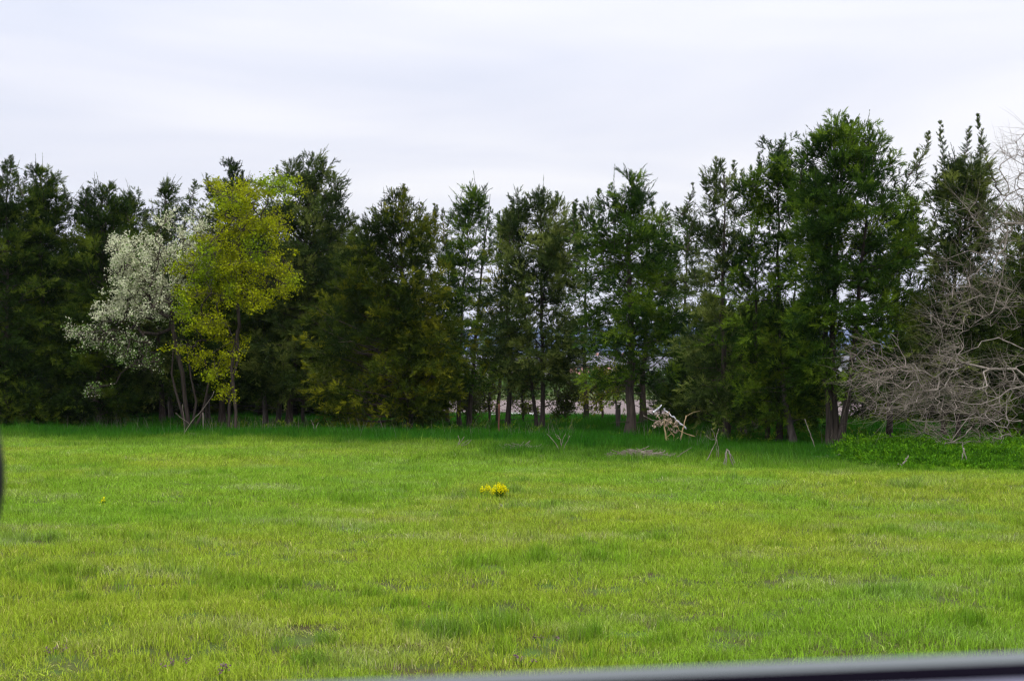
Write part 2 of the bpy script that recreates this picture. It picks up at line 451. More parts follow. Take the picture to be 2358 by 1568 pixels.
    PD = unit(dr * .9 + unit(lat) * 1.0 + np.array([0, 0, .12]) + np.array([0, 0, 1.0]) * (0.45 * hf[ii] ** 2)[:, None])
    PL = rng.uniform(.38, .80, npl) * tipl * (1 - .25 * hf[ii])
    nS = 9
    tq = (np.arange(nS)[None] + .7 * rng.random((npl, nS))) / nS
    ap = p0[:, None] + PD[:, None] * (PL[:, None] * tq)[..., None]
    ap[..., 2] -= ((0.12 + 0.42 * (1 - hf[ii])) * PL)[:, None] * tq ** 2
    q = rng.normal(size=(npl, nS, 3)); q[..., 2] *= .55
    ap += q * (.105 * (1.1 - tq) * tipl)[..., None]
    SD = unit(PD[:, None] * .8 + unit(q) * (.85 * (1.1 - .6 * tq))[..., None] + np.array([0, 0, -.12]) * (1 - hf[ii])[:, None, None] + np.array([0, 0, .02]))
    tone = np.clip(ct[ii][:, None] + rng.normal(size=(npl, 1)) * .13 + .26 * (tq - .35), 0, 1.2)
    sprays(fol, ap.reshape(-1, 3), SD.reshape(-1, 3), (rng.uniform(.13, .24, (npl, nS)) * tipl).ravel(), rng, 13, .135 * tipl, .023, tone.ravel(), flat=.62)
    # wisps standing out of the upper crown
    iw = np.arange(Nn)[(rng.random(Nn) < 0.5) & (hf > 0.55)]
    if len(iw):
        uq = np.linspace(0, 1, 5); Lw = rng.uniform(.35, .85, len(iw)) * tipl
        Dw = unit(unit(pts[iw, -1] - pts[iw, -3]) * .8 + np.array([0.22, 0, .70]) + rng.normal(size=(len(iw), 3)) * .22)
        cv = rng.normal(size=(len(iw), 3)) * .18
        wp = pts[iw, -1][:, None] + Dw[:, None] * (Lw[:, None] * uq)[..., None] + cv[:, None] * (Lw[:, None] * uq ** 2)[..., None]
        tubes(wood, wp, .008 * (1.2 - uq)[None], 3)
        for q_ in range(1, 5):
            sprays(fol, wp[:, q_ - 1], unit(wp[:, q_] - wp[:, q_ - 1]), Lw * .28, rng, 7, .12 - .015 * q_, .024, ct[iw], flat=.75 - .1 * q_)
    # spiky leaders: (vx, vy top, length m)
    sp = [(a_, b_, c_ * 1.15) for a_, b_, c_ in spikes] + [(HX + (apx / d) * F, HY - (H - CH) / d * F - 4, 1.3)]
    for _ in range(auto):
        fz = rng.uniform(.70, .95); zq = zlow + (H - zlow) * fz; xq = np.interp(zq, zz, xl) * (1 - (w_ := rng.random())) + np.interp(zq, zz, xr) * w_
        sp.append((HX + xq / d * F, HY - (zq + rng.uniform(.1, .45) - CH) / d * F, rng.uniform(.9, 1.6)))
    for (sx, sy, sl) in sp:
        tpx, tpz = wx(sx, d), wz(sy, d)
        kk = 26; uq = np.linspace(0, 1, kk); bend = rng.normal(size=2) * 0.26
        ax_ = np.stack([tpx + bend[0] * (uq - 1) ** 2 * sl + 0.03 * rng.normal(size=kk), d + bend[1] * (1 - uq) * sl + rng.normal() * 0.15 + 0 * uq, tpz - sl * (1 - uq)], -1)
        tubes(wood, ax_, 0.022 * (1.08 - uq), 4)
        q = rng.integers(0, kk, int(52 * sl + 8)); hh = uq[q]
        azq = rng.uniform(0, 6.28, len(q))
        D = unit(np.stack([np.cos(azq) * (1.0 - 0.6 * hh), np.sin(azq) * (1.0 - 0.6 * hh), 0.30 + 0.55 * hh], -1))
        sprays(fol, ax_[q], D, (0.07 + 0.30 * (1 - hh)) * rng.uniform(.7, 1.1) * rng.uniform(0.6, 1.2, len(q)), rng, 14, 0.08, 0.019, np.clip(0.50 + 0.15 * rng.normal(size=len(q)), 0, 1), flat=0.55)
    # dead twigs sticking out under the crown
    nd = int(40 * dead)
    if nd:
        zd = rng.uniform(gz + 0.5, zb + 1.6, nd); od = on_trunk(zd, rng.integers(0, len(tps), nd)); aa = rng.uniform(0, 6.28, nd); l_ = rng.uniform(0.4, 1.5, nd)
        uq = np.linspace(0, 1, 5)
        pp = od[:, None] + np.stack([np.cos(aa), np.sin(aa) * 0.7, rng.uniform(-.25, .3, nd)], -1)[:, None] * (l_[:, None] * uq[None])[..., None] + rng.normal(size=(nd, 5, 3)) * 0.03
        tubes(wood, pp, 0.014 * (1.1 - uq)[None], 4)
    for mbx in (wood, fol):
        mbx.v = [v - off for v in mbx.v]
    wood.build('trunk', M[bark], root, smooth=True)
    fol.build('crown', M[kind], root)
    return root

def copy_tree(o, loc, rz, sc, label=None, group=None):
    c = o.copy(); C.objects.link(c); c.location = loc; c.rotation_euler = (0, 0, rz); c.scale = (sc[0], sc[0], sc[1])
    if label: c['label'] = label
    if group: c['group'] = group
    for ch in [q for q in o.children]:
        e_ = ch.copy(); C.objects.link(e_); e_.parent = c
    return c

def grow(trunk, targets, rng, wander=0.12, seglen=0.45, up=0.0):
    """connect every target to the nearest point of what has already grown; returns nodes, parents"""
    nodes = [np.array(p, float) for p in trunk]; par = [-1] + list(range(len(trunk) - 1))
    A = np.zeros((60000, 3)); A[:len(nodes)] = nodes; n = len(nodes); parents = par
    base = nodes[0]
    order = np.argsort(np.linalg.norm(targets - nodes[-1], axis=1) + rng.random(len(targets)) * 0.8)
    for q in order:
        tg = targets[q]
        dd = np.linalg.norm(A[:n] - tg, axis=1)
        away = np.linalg.norm(A[:n] - base, axis=1)
        pen = dd + 0.25 * np.maximum(0, away - np.linalg.norm(tg - base))
        pen[0] += 3
        s0 = int(np.argmin(pen)); p0 = A[s0].copy(); L0 = dd[s0]
        k = max(2, int(L0 / seglen) + 1)
        pd = unit(A[s0] - A[parents[s0]]) if parents[s0] >= 0 else np.array([0, 0, 1.0])
        prev = s0; ctrl = p0 + pd * L0 * 0.35 + rng.normal(size=3) * L0 * 0.08 + np.array([0, 0, up * L0])
        for j in range(1, k + 1):
            u = j / k
            p = (1 - u) ** 2 * p0 + 2 * u * (1 - u) * ctrl + u * u * tg
            if j < k: p = p + rng.normal(size=3) * wander * seglen
            A[n] = p; parents.append(prev); prev = n; n += 1
    return A[:n].copy(), np.array(parents)

def wood_from(mb, A, par, rtip=0.006, rmax=0.12, expo=0.45, tsides=5):
    n = len(A); load = np.ones(n)
    for i in range(n - 1, 0, -1):
        if par[i] >= 0: load[par[i]] += load[i]
    haschild = np.zeros(n, bool)
    rad = np.minimum(rtip * load ** expo, rmax)
    c = np.arange(n)[par >= 0]; p = par[c]
    pts = np.stack([A[p], A[c]], 1); rr = np.stack([np.minimum(rad[p], rad[c] * 1.6), rad[c]], 1)
    tubes(mb, pts, rr, tsides)
    return rad

def twigs(mb, A, idx, rng, n, length, r=0.005, k=5, curl=0.25, upv=0.3, dirs=None):
    i = rng.choice(idx, n); p0 = A[i]
    D = unit(rng.normal(size=(n, 3)) * np.array([1, 0.8, 0.8]) + np.array([0, 0, upv]) + (0 if dirs is None else dirs))
    u = np.linspace(0, 1, k); l_ = length * rng.uniform(0.5, 1.4, n)
    b = rng.normal(size=(n, 3)) * curl
    pts = p0[:, None] + D[:, None] * (l_[:, None] * u)[..., None] + b[:, None] * (l_[:, None] * u ** 2)[..., None]
    pts += rng.normal(size=pts.shape) * 0.02 * u[None, :, None]
    tubes(mb, pts, r * (1.15 - u)[None], 3)
    return pts

def ell(E, rng, d, ds=1.0):
    """random points in ellipsoids given in image units: (vx, vy, rx, ry, n)"""
    o = []
    for (cx, cy, rx, ry, n) in E:
        q = unit(rng.normal(size=(n, 3))) * rng.random((n, 1)) ** 0.4
        dd = d + q[:, 1] * ds
        o.append(np.stack([wx(cx + q[:, 0] * rx, dd), dd, wz(cy + q[:, 2] * ry, dd)], -1))
    return np.concatenate(o)

def finish(root, parts):
    off = np.array(root.location)
    for name, mb, m, sm in parts:
        mb.v = [v - off for v in mb.v]
        mb.build(name, m, root, smooth=sm)

# ------------------------------------------------------------------ front row of cedars, left to right
DC = 'cedar'
cedar('cedar_tree', 'dark green cedar cut by the left edge, foliage down to the grass', 10, 988,
      [(980,-110,90),(900,-120,100),(780,-125,95),(650,-110,90),(540,-95,85),(450,-70,60),(400,-30,35),(378,8,18)], 11, 'cedar_dark', cb_vy=960, spikes=[(40,405,0.7),(-20,410,.7),(28,360,.6)], dens=1.1)
cedar('cedar_tree', 'dark cedar with a spiky rounded top, second from the left edge', 95, 986,
      [(980,20,170),(900,10,185),(780,20,185),(650,25,180),(540,30,175),(470,40,160),(420,55,145),(392,75,100),(384,84,90)], 12, 'cedar_dark', cb_vy=960, spikes=[(60,398,.7),(118,400,.8),(145,425,.7)], dens=1.15)
cedar('cedar_tree', 'dark bushy cedar with a flat double top, left of the white blossom tree', 225, 986,
      [(975,130,300),(880,130,330),(760,140,330),(650,145,320),(560,150,310),(500,160,305),(465,175,298),(442,205,265),(436,228,240)], 13, 'cedar_dark', cb_vy=950, spikes=[(208,440,.6),(262,448,.7),(292,470,.6)], dens=1.15)
cedar('cedar_tree', 'slim grey green cedar rising behind the white blossoms', 372, 984,
      [(900,310,440),(800,300,450),(650,305,445),(560,318,435),(500,330,428),(460,350,410),(432,375,390)], 14, 'cedar_grey', cb_vy=880, spikes=[(335,480,.6),(410,470,.6)])
cedar('cedar_tree', 'dark pointed cedar directly behind the yellow green tree', 515, 984,
      [(890,420,620),(800,410,630),(650,410,625),(560,420,615),(490,435,600),(440,455,575),(400,510,555),(380,526,536)], 15, 'cedar_dark', cb_vy=880, spikes=[(450,418,.7),(475,402,.8),(560,395,.9)], dens=1.05)
cedar('cedar_tree', 'tallest cedar of the left half, leaning crown right of the yellow green tree', 665, 986,
      [(900,580,830),(840,570,840),(720,580,835),(620,600,830),(540,615,822),(470,625,808),(420,640,785),(380,665,755),(360,705,735)], 16, 'cedar_grey', cb_vy=900,
      spikes=[(770,400,1.0),(640,385,.9),(690,362,.9),(742,368,.8),(800,480,.8),(820,520,.7)], dens=1.0, dead=1)
cedar('cedar_tree', 'broad olive cedar with the widest low skirt in the middle of the row', 940, 1000,
      [(955,765,1010),(900,715,1035),(820,690,1045),(740,720,1035),(660,755,1030),(590,785,1025),(540,810,1020),(500,845,1020),(470,880,990),(450,910,960),(440,926,940)], 17, 'cedar_olive', cb_vy=940,
      spikes=[(890,480,.7),(970,470,.8),(1005,480,.7),(930,430,.9),(860,500,.6)], dens=1.1, dead=1, olive_low=1.0)
cedar('cedar_tree', 'slim open cedar on two thin trunks right of the broad olive one', 1068, 992,
      [(890,1010,1120),(830,1000,1125),(760,1010,1120),(680,1022,1115),(610,1028,1125),(550,1028,1140),(500,1035,1145),(465,1050,1130),(445,1080,1105)], 18, 'cedar_green', trunks=[(-0.22,0.92,0),(0.28,1.0,0.2)], cb_vy=890,
      spikes=[(1093,436,1.0),(1050,470,.6),(1130,480,.7)], dens=1.0, bark='bark_dark', lacy=.2, dead=.7)
cedar('cedar_tree', 'grey green lacy cedar with a wide double top in the middle', 1248, 1003,
      [(880,1155,1325),(820,1125,1340),(740,1120,1345),(660,1120,1345),(590,1130,1340),(530,1140,1335),(490,1160,1325),(462,1190,1300),(452,1205,1285)], 19, 'cedar_grey', trunks=[(0.0,1.0,0),(-0.25,0.8,0.3)], cb_vy=880,
      spikes=[(1213,446,.8),(1285,444,.9),(1320,470,.6),(1165,480,.7),(1250,455,.6)], dens=0.95, bark='bark_dark', lacy=.3, dead=1)
cedar('cedar_tree', 'slender cedar on a crooked trunk just left of the grey green one', 1168, 1000,
      [(885,1120,1215),(860,1105,1225),(780,1100,1225),(700,1105,1215),(620,1115,1210),(560,1135,1190),(530,1155,1170)], 20, 'cedar_olive', cb_vy=900, dens=0.6, bark='bark_dark', lacy=.4, dead=.8)
cedar('cedar_tree', 'dark crowned cedar on a thick ridged trunk beside the fence post', 1448, 1012,
      [(875,1370,1525),(820,1340,1555),(740,1335,1565),(650,1335,1560),(570,1340,1555),(510,1350,1550),(470,1362,1535),(440,1385,1500),(415,1425,1485),(402,1448,1462)], 21, 'cedar_green', cb_vy=850,
      spikes=[(1455,393,.9),(1405,425,.8),(1378,440,.7),(1500,450,.8),(1530,470,.7),(1325,475,1.0)], dens=0.85, lacy=.3, dead=1, trad=0.16)
cedar('cedar_tree', 'thin dark trunked cedar right beside the thick ridged trunk', 1487, 1001,
      [(862,1455,1560),(800,1440,1600),(700,1450,1600),(620,1460,1590),(540,1480,1570),(500,1500,1540)], 22, 'cedar_grey', cb_vy=850, dens=0.5, bark='bark_dark', lacy=.5, dead=.6, trad=.13)
cedar('cedar_tree', 'sparse grey cedar with thin upright top shoots, right of centre', 1672, 1020,
      [(960,1580,1760),(880,1560,1760),(800,1575,1750),(700,1585,1740),(600,1590,1735),(520,1588,1732),(460,1598,1722),(420,1625,1705),(395,1640,1695)], 23, 'cedar_grey', cb_vy=930,
      spikes=[(1650,365,1.1),(1598,425,.8),(1690,375,.9),(1620,405,.8),(1708,395,.8)], dens=0.72, lacy=.35, dead=.8)
cedar('cedar_tree', 'dense mid green cedar with a low olive skirt left of the tallest tree', 1790, 1024,
      [(975,1690,1860),(900,1660,1885),(820,1665,1880),(720,1690,1870),(620,1700,1865),(520,1705,1860),(440,1712,1850),(390,1722,1838),(350,1745,1825),(332,1780,1812)], 24, 'cedar_green', cb_vy=950,
      spikes=[(1808,326,.8),(1752,350,.8),(1728,385,.7)], dens=1.1, trunks=[(0,1,0),(-0.45,.8,.3),(0.45,.75,.2)], trad=.14, dead=.6, bark='bark_dark')
cedar('cedar_tree', 'tallest green cedar of the row, on a cluster of three trunks', 1920, 1033,
      [(880,1870,2040),(820,1850,2085),(740,1835,2110),(640,1832,2115),(540,1832,2112),(470,1838,2100),(410,1845,2085),(360,1858,2065),(320,1885,2030),(290,1920,1990),(276,1938,1962)], 25, 'cedar_green', cb_vy=860,
      spikes=[(1945,270,.8),(2002,290,1.0),(1885,312,.9),(2055,345,.9),(1972,275,.7),(2080,400,.7),(1850,350,.8)], trunks=[(-0.20,0.9,0),(0.06,1.0,0.1),(0.18,0.92,-0.1)], dens=1.3, lacy=.15, trad=.18, bark='bark_dark')
cedar('cedar_tree', 'gaunt grey green cedar with two ragged tops behind the bare branches', 2190, 1036,
      [(940,2120,2280),(850,2105,2300),(740,2110,2310),(640,2110,2300),(540,2120,2295),(470,2130,2280),(420,2145,2270),(385,2160,2262)], 26, 'cedar_grey', cb_vy=900,
      spikes=[(2170,285,1.8),(2250,272,1.9),(2140,308,1.0),(2228,300,1.1),(2268,325,.9),(2112,345,.7)], trunks=[(0,1,0),(0.3,.9,.2)], dens=1.45, lacy=.25, dead=1, auto=4)
cedar('cedar_tree', 'dark low cedar at the right edge of the picture', 2345, 1034,
      [(985,2250,2440),(900,2240,2450),(800,2255,2450),(700,2280,2440),(640,2310,2420),(600,2335,2390)], 27, 'cedar_dark', cb_vy=970, dens=1.0)
cedar('cedar_tree', 'thin open cedar between the tallest tree and the gaunt one', 2050, 1024,
      [(900,2010,2110),(820,2000,2130),(720,2010,2140),(620,2030,2140),(520,2050,2130),(470,2075,2110)], 28, 'cedar_green', cb_vy=870, dens=1.15, lacy=.3, bark='bark_dark', trad=.1)
cedar('cedar_tree', 'squat dark cedar bush in the gap beside the broken stalks', 1615, 1003,
      [(985,1545,1690),(930,1525,1710),(880,1540,1700),(830,1570,1680),(790,1600,1650)], 29, 'cedar_dark', cb_vy=980, dens=1.3)

cedar('cedar_tree', 'dark shoot topped cedar filling the dip left of the thick ridged trunk', 1345, 990,
      [(845,1290,1400),(800,1280,1410),(700,1285,1405),(600,1295,1395),(540,1305,1385),(500,1315,1370),(478,1325,1350)], 30, 'cedar_dark', cb_vy=860, dens=.5, lacy=.3, bark='bark_dark', trad=.1, spikes=[(1325,462,.9),(1362,490,.7)])
cedar('cedar_tree', 'thin grey cedar filling the dip right of the thick ridged trunk', 1572, 992,
      [(860,1520,1620),(800,1510,1630),(700,1515,1630),(620,1525,1620),(560,1540,1610),(510,1555,1595),(485,1565,1585)], 31, 'cedar_grey', cb_vy=890, dens=.6, lacy=.4, bark='bark_dark', trad=.09, spikes=[(1580,470,.8)])
cedar('cedar_tree', 'rounded dark cedar between the tallest left tree and the broad olive one', 830, 980,
      [(930,760,900),(840,750,905),(740,755,900),(640,770,890),(580,785,870),(545,800,850),(525,815,838)], 32, 'cedar_dark', cb_vy=900, dens=.9, bark='bark_dark', trad=.12, spikes=[(808,540,.6),(845,530,.7)])
cedar('cedar_tree', 'low dark cedar between the broad olive one and the slim open one', 1030, 982,
      [(900,985,1075),(840,980,1080),(740,985,1075),(650,995,1068),(590,1005,1055),(560,1015,1040)], 33, 'cedar_dark', cb_vy=900, dens=.75, lacy=.2, bark='bark_dark', trad=.09)
cedar('cedar_tree', 'narrow dark cedar filling the dip between the double topped and the slim open one', 1148, 984,
      [(850,1115,1185),(800,1105,1195),(700,1110,1190),(600,1118,1182),(540,1125,1170),(505,1138,1160)], 34, 'cedar_green', cb_vy=860, dens=.55, lacy=.2, bark='bark_dark', trad=.08, spikes=[(1150,490,.7)])

# slim bare-trunked cedars whose pale stems stand in the gloom
slim = [(398,975,'slim trunked cedar behind the base of the blossom tree'),(480,978,'grey stemmed cedar standing just left of the yellow green tree'),
        (512,976,'thin leaning cedar stem between two thicker stems under the yellow green tree'),(610,985,'cedar with a slightly curved stem right of the yellow green tree'),
        (638,984,'reddish stemmed cedar beside the curved stem'),(700,984,'thin pale stemmed cedar left of the broad olive skirt'),
        (1735,1010,'thin leaning cedar stem under the dense mid green cedar'),(1828,1027,'short stout cedar stem left of the three trunk cluster'),
        (1710,1014,'cedar with a flared pale stem base right of the squat bush')]
for i, (vx, vy, lb) in enumerate(slim):
    cedar('cedar_tree', lb, vx, vy, [(895 if vx < 1800 else 955,vx-50,vx+50),(850,vx-75,vx+75),(790,vx-62,vx+62),(745,vx-35,vx+35),(720,vx-12,vx+12)], 40 + i, 'cedar_dark', cb_vy=880, dens=1.1, bark='bark_slim', auto=2, trad=.125 if vx not in (512,700) else .075, dead=.8,
          group='slim cedars in the shade of the row')

# second and third rows: whole trees again, shared meshes
protoA = cedar('cedar_tree', 'dark cedar filling the second row behind the left half of the trees', 300, 968,
      [(915,220,380),(880,190,410),(760,195,405),(640,205,395),(540,225,375),(480,255,345),(450,290,310)], 70, 'cedar_dark', cb_vy=930, dens=1.0, bark='bark_dark', group='second row cedars on the left', trad=.14)
spots = [(-8, 966), (70, 966), (140, 968), (215, 970), (385, 968), (455, 966), (530, 969), (600, 967), (680, 968), (755, 966), (830, 968), (905, 966),
         (-60, 968), (-120, 965)]
third = [(30, 955), (110, 954), (190, 956), (260, 953), (340, 955), (420, 954), (500, 956), (580, 954), (655, 955), (735, 953), (800, 956), (-90, 955),
         (70, 960), (150, 959), (225, 960), (300, 958), (380, 960), (460, 959), (540, 960), (620, 959), (695, 960), (770, 958), (845, 959), (900, 962)]
rg = random.Random(4)
for vx, vy in spots:
    d = gd(vy) * (0.98 + .04 * rg.random()); x = wx(vx, d)
    hh = 0.92 if vx < 330 else (0.80 if vx < 480 else 0.98)
    if vx > 760: hh = 0.74
    copy_tree(protoA, (x, d, float(height(x, d)) - .05), rg.random() * 6.28, (0.85 + .2 * rg.random(), hh * (0.80 + .1 * rg.random())))
protoB = cedar('cedar_tree', 'dark low cedar filling the shade behind the right half of the trees', 1640, 1000,
      [(985,1560,1725),(900,1550,1735),(800,1560,1725),(720,1590,1700),(680,1620,1660)], 71, 'cedar_dark', cb_vy=960, dens=1.0, bark='bark_dark', group='second row cedars on the right', trad=.1)
for vx, vy, sc in [(1720,1000,1.0),(1790,998,1.05),(1845,1002,.85),(2150,1004,.95),(2260,1006,1.15),(2330,1002,1.3),(2400,1010,1.6),(2480,1010,1.8),(1690,988,.9),(1770,986,.95),(2200,990,.9),(2300,992,1.1),(1985,992,.62),(2075,996,.75),(2110,990,.9)]:
    d = gd(vy); x = wx(vx, d)
    copy_tree(protoB, (x, d, float(height(x, d)) - .05), rg.random() * 6.28, (sc, sc * (0.9 + .2 * rg.random())))

for vx, vy in third:
    d = gd(vy) * (0.98 + .04 * rg.random()); x = wx(vx, d); sc = 1.5 + .3 * rg.random()
    copy_tree(protoB, (x, d, float(height(x, d)) - .05), rg.random() * 6.28, (sc, sc * (.85 if vx > 760 else 1.05)), 'dark cedar filling the third row behind the left half of the trees', 'third row cedars on the left')

# ------------------------------------------------------------------ the white blossom tree
rng = np.random.default_rng(101)
d = 55.5; bx = wx(428, d)
root = empty('blossom_tree', (bx, d, float(height(bx, d)) - .05)); tag(root, 'white flowering tree leaning left in front of the dark cedars', 'tree')
trunk = [P(436, 1006, d), P(432, 960, d), P(425, 915, d), P(420, 860, d), P(405, 800, d), P(395, 740, d)]
EW = [(300,590,50,50,70),(345,600,55,60,80),(330,680,65,60,110),(290,650,45,45,60),(385,700,40,60,50),(300,720,70,40,80),(265,560,30,25,20),
      (440,565,55,60,80),(400,630,50,55,60),(460,620,40,50,30),(388,505,12,30,9),(455,505,22,32,14)]
EG = [(170,768,40,16,26),(225,780,60,28,60),(290,790,60,45,70),(330,830,50,35,50),(250,740,45,25,35),(215,905,26,32,14)]
tw_ = ell(EW, rng, d, 1.6); tg_ = ell(EG, rng, d - .4, 1.2)
tg_ = tg_[rng.random(len(tg_)) < 2]
A, par = grow(trunk, np.concatenate([tw_, tg_]), rng)
wood = MB(); wood_from(wood, A, par, 0.005, 0.085, .42)
for q in [[P(436,1004,d),P(445,965,d),P(452,925,d),P(440,870,d),P(430,800,d)], [P(438,1004,d),P(462,960,d),P(472,925,d+.2),P(480,880,d+.3),P(470,820,d)], [P(434,1002,d),P(422,960,d-.2),P(404,900,d-.3),P(395,860,d),P(400,800,d)]]:
    tubes(wood, np.array(q), np.linspace(.06, .03, 5), 6)
ends = np.arange(len(A))
lf = MB()
tp = twigs(wood, A, ends[len(trunk):], rng, 2600, 0.38, 0.004)
pt = tp[:, 1:].reshape(-1, 3)
cc = pt[rng.integers(0, len(pt), 900)]; src = np.repeat(cc, 34, 0) + rng.normal(size=(900 * 34, 3)) * np.array([.075, .075, .085])
vx_ = HX + src[:, 0] / src[:, 1] * F; vy_ = HY - (src[:, 2] - CH) / src[:, 1] * F
src = src[(vy_ < 935)]; vy_ = HY - (src[:, 2] - CH) / src[:, 1] * F
pw = sstep(800, 690, vy_) * 0 + np.where(vy_ < 735, 0.78, np.where(vy_ < 790, 0.42, 0.22))
iw = rng.random(len(src)) < pw
keep = (iw | (rng.random(len(src)) < 0.75)) & ((vy_ < 740) | (rng.random(len(src)) < .5))
src = src[keep]; iw = iw[keep]
col = np.where(iw[:, None], np.array([0.68, 0.69, 0.47]), np.array([0.15, 0.26, 0.05])) * rng.uniform(0.75, 1.15, (len(src), 1))
leaves(lf, src, 0.078, rng, col)
finish(root, [('trunk', wood, M['bark'], True), ('crown', lf, M['blossom'], False)])

# ------------------------------------------------------------------ the yellow green tree
rng = np.random.default_rng(202)
d = 54.0; bx = wx(541, d)
root = empty('maple_tree', (bx, d, float(height(bx, d)) - .05)); tag(root, 'yellow green tree in fresh leaf with long hanging branches', 'tree')
trunk = [P(541, 1000, d), P(543, 950, d), P(538, 900, d+.1), P(533, 850, d+.2), P(540, 800, d+.2), P(551, 750, d), P(546, 690, d), P(556, 630, d), P(552, 560, d), P(562, 510, d)]
EY_ = [(500,430,28,35,22),(545,440,50,40,40),(600,420,40,35,30),(648,395,26,28,10),(670,430,45,26,18),(480,410,14,20,6),(560,500,75,45,60),(640,500,55,35,36),
      (480,545,50,45,36),(540,590,90,45,80),(450,610,65,40,50),(610,600,60,45,50),(650,640,35,45,30),(520,650,80,40,60),(430,660,50,30,28),
      (590,670,50,30,26),(440,720,45,45,34),(490,740,50,40,34),(420,780,30,28,16),(470,820,45,30,22),(530,800,30,40,14),(520,890,16,26,8),(500,850,25,25,8),(680,620,18,40,8)]
EY = [(542 + (a_ - 542) * .95, b_ + 14, c_ * .9, d_ * .85, e_) for a_, b_, c_, d_, e_ in EY_] + [(560,560,85,40,40),(470,570,45,40,22),(610,520,60,35,24)]
T_ = ell(EY, rng, d, 1.7)
A, par = grow(trunk, T_, rng, up=0.05)
wood = MB(); wood_from(wood, A, par, 0.0045, 0.062, .40)
tubes(wood, np.array([P(526,998,d+.3),P(528,940,d+.3),P(534,880,d+.2),P(550,820,d),P(545,760,d)]), np.linspace(.06,.04,5), 6)
lf = MB()
tp = twigs(wood, A, np.arange(len(trunk), len(A)), rng, 2600, 0.38, 0.004, upv=0.0)
pt = tp[:, 1:].reshape(-1, 3)
cc = pt[rng.integers(0, len(pt), 900)]; src = np.repeat(cc, 36, 0) + rng.normal(size=(900 * 36, 3)) * np.array([.12, .12, .09]); src[:, 2] -= .05
vy_ = HY - (src[:, 2] - CH) / src[:, 1] * F
src = src[vy_ < 930]
col = np.array([0.35, 0.39, 0.007]) * (1 - .0) + rng.normal(size=(len(src), 1)) * np.array([0.03, 0.02, 0.003])
gmix = fbm(src[:, 0] * 1.1 + 50, src[:, 2] * 1.1, 3, 2)[:, None]
col = col * (1 - .6 * sstep(.45, .8, gmix)) + np.array([0.17, 0.32, 0.010]) * .6 * sstep(.45, .8, gmix)
leaves(lf, src, 0.082, rng, np.clip(col * rng.uniform(.7, 1.15, (len(src), 1)), 0.004, 1), up=-0.3)
finish(root, [('trunk', wood, M['bark'], True), ('crown', lf, M['tinted'], False)])

# ------------------------------------------------------------------ bare trees on the right
rng = np.random.default_rng(303)
d = 39.5; bx = wx(2400, d)
root = empty('bare_tree', (bx, d, float(height(bx, d)) - .05)); tag(root, 'tall leafless grey tree whose branches reach in from the right edge', 'tree')
trunk = [P(2400, 1050, d), P(2405, 960, d), P(2395, 860, d), P(2400, 760, d), P(2390, 660, d), P(2385, 560, d), P(2375, 450, d)]
A, par = grow(trunk, ell([(a_, b_, c_, d_, max(5, int(e_ * .55))) for a_, b_, c_, d_, e_ in [(2330,400,45,90,40),(2290,560,75,110,70),(2340,520,60,110,50),(2220,700,90,70,60),(2300,700,80,70,60),(2350,330,30,50,16),(2420,450,60,130,50),(2480,650,80,130,50),(2190,640,50,60,20),(2230,480,40,60,14)]], rng, d, 1.8), rng, wander=.035, seglen=.7)
wood = MB(); wood_from(wood, A, par, 0.0045, .042, .31); tw = MB()
twigs(tw, A, np.arange(7, len(A)), rng, 1000, .8, .004, curl=.16, upv=.5, dirs=np.array([-.35, 0, 0]))
finish(root, [('trunk', wood, M['bark_pale'], True), ('twigs', tw, M['dry_grey'], False)])

rng = np.random.default_rng(304)
d = 37.5; bx = wx(2370, d)
root = empty('bare_shrub', (bx, d, float(height(bx, d)) - .05)); tag(root, 'low sprawling leafless branches over the green weeds at the right', 'shrub')
wood = MB(); tw = MB()
trunk = [P(2450, 1060, d), P(2430, 980, d), P(2400, 900, d), P(2340, 850, d), P(2280, 850, d), P(2215, 835, d)]
E_ = [(a_, b_ + 12, c_, d_, max(6, int(e_ * .6))) for a_, b_, c_, d_, e_ in [(2100,840,110,45,60),(2030,870,75,50,40),(1980,850,55,55,16),(2150,900,100,50,60),(2080,930,80,40,34),(2200,800,60,50,34),(2230,900,90,60,50),(2300,950,90,50,40),(2190,980,90,25,24),(2330,860,80,60,40),(2180,740,60,50,14),(2260,1000,80,20,12),(2030,800,60,50,14)]]
A, par = grow(trunk, ell(E_, rng, d, 1.6), rng, wander=.04, seglen=.65, up=.03)
wood_from(wood, A, par, 0.005, .032, .30)
trunk2 = [P(2195, 870, d-.6), P(2180, 900, d-.6), P(2165, 930, d-.7)]
twigs(tw, A, np.arange(6, len(A)), rng, 1250, .8, .0042, curl=.16, upv=.1, dirs=np.array([-.9, 0, 0]))
for q in [[(2212,842),(2200,860),(2185,878),(2178,905),(2170,945)],[(2178,880),(2195,905),(2200,940),(2196,985)],[(2178,882),(2160,915),(2158,945),(2172,960)],
          [(2240,985),(2215,1005),(2180,1018),(2150,1016)],[(2358,975),(2300,965),(2240,963),(2170,965),(2100,968)],[(2330,1000),(2300,1010),(2270,1012)],
          [(2400,820),(2330,792),(2290,775),(2245,800),(2190,820)],[(2420,900),(2350,880),(2290,920),(2230,930),(2190,925)],[(2340,860),(2325,900),(2318,960),(2322,1010)]]:
    k = 12; q = np.array(q, float); u0 = np.linspace(0, 1, len(q)); u = np.linspace(0, 1, k)
    dd = d - .8 + .25 * rng.normal()
    pp = np.stack([wx(np.interp(u, u0, q[:, 0]), dd), dd + .1 * rng.normal(size=k), wz(np.interp(u, u0, q[:, 1]), dd)], -1) + rng.normal(size=(k, 3)) * .028
    tubes(wood, pp, np.linspace(.017, .008, k), 5)
    twigs(tw, pp, np.arange(k), rng, 14, .35, .004)
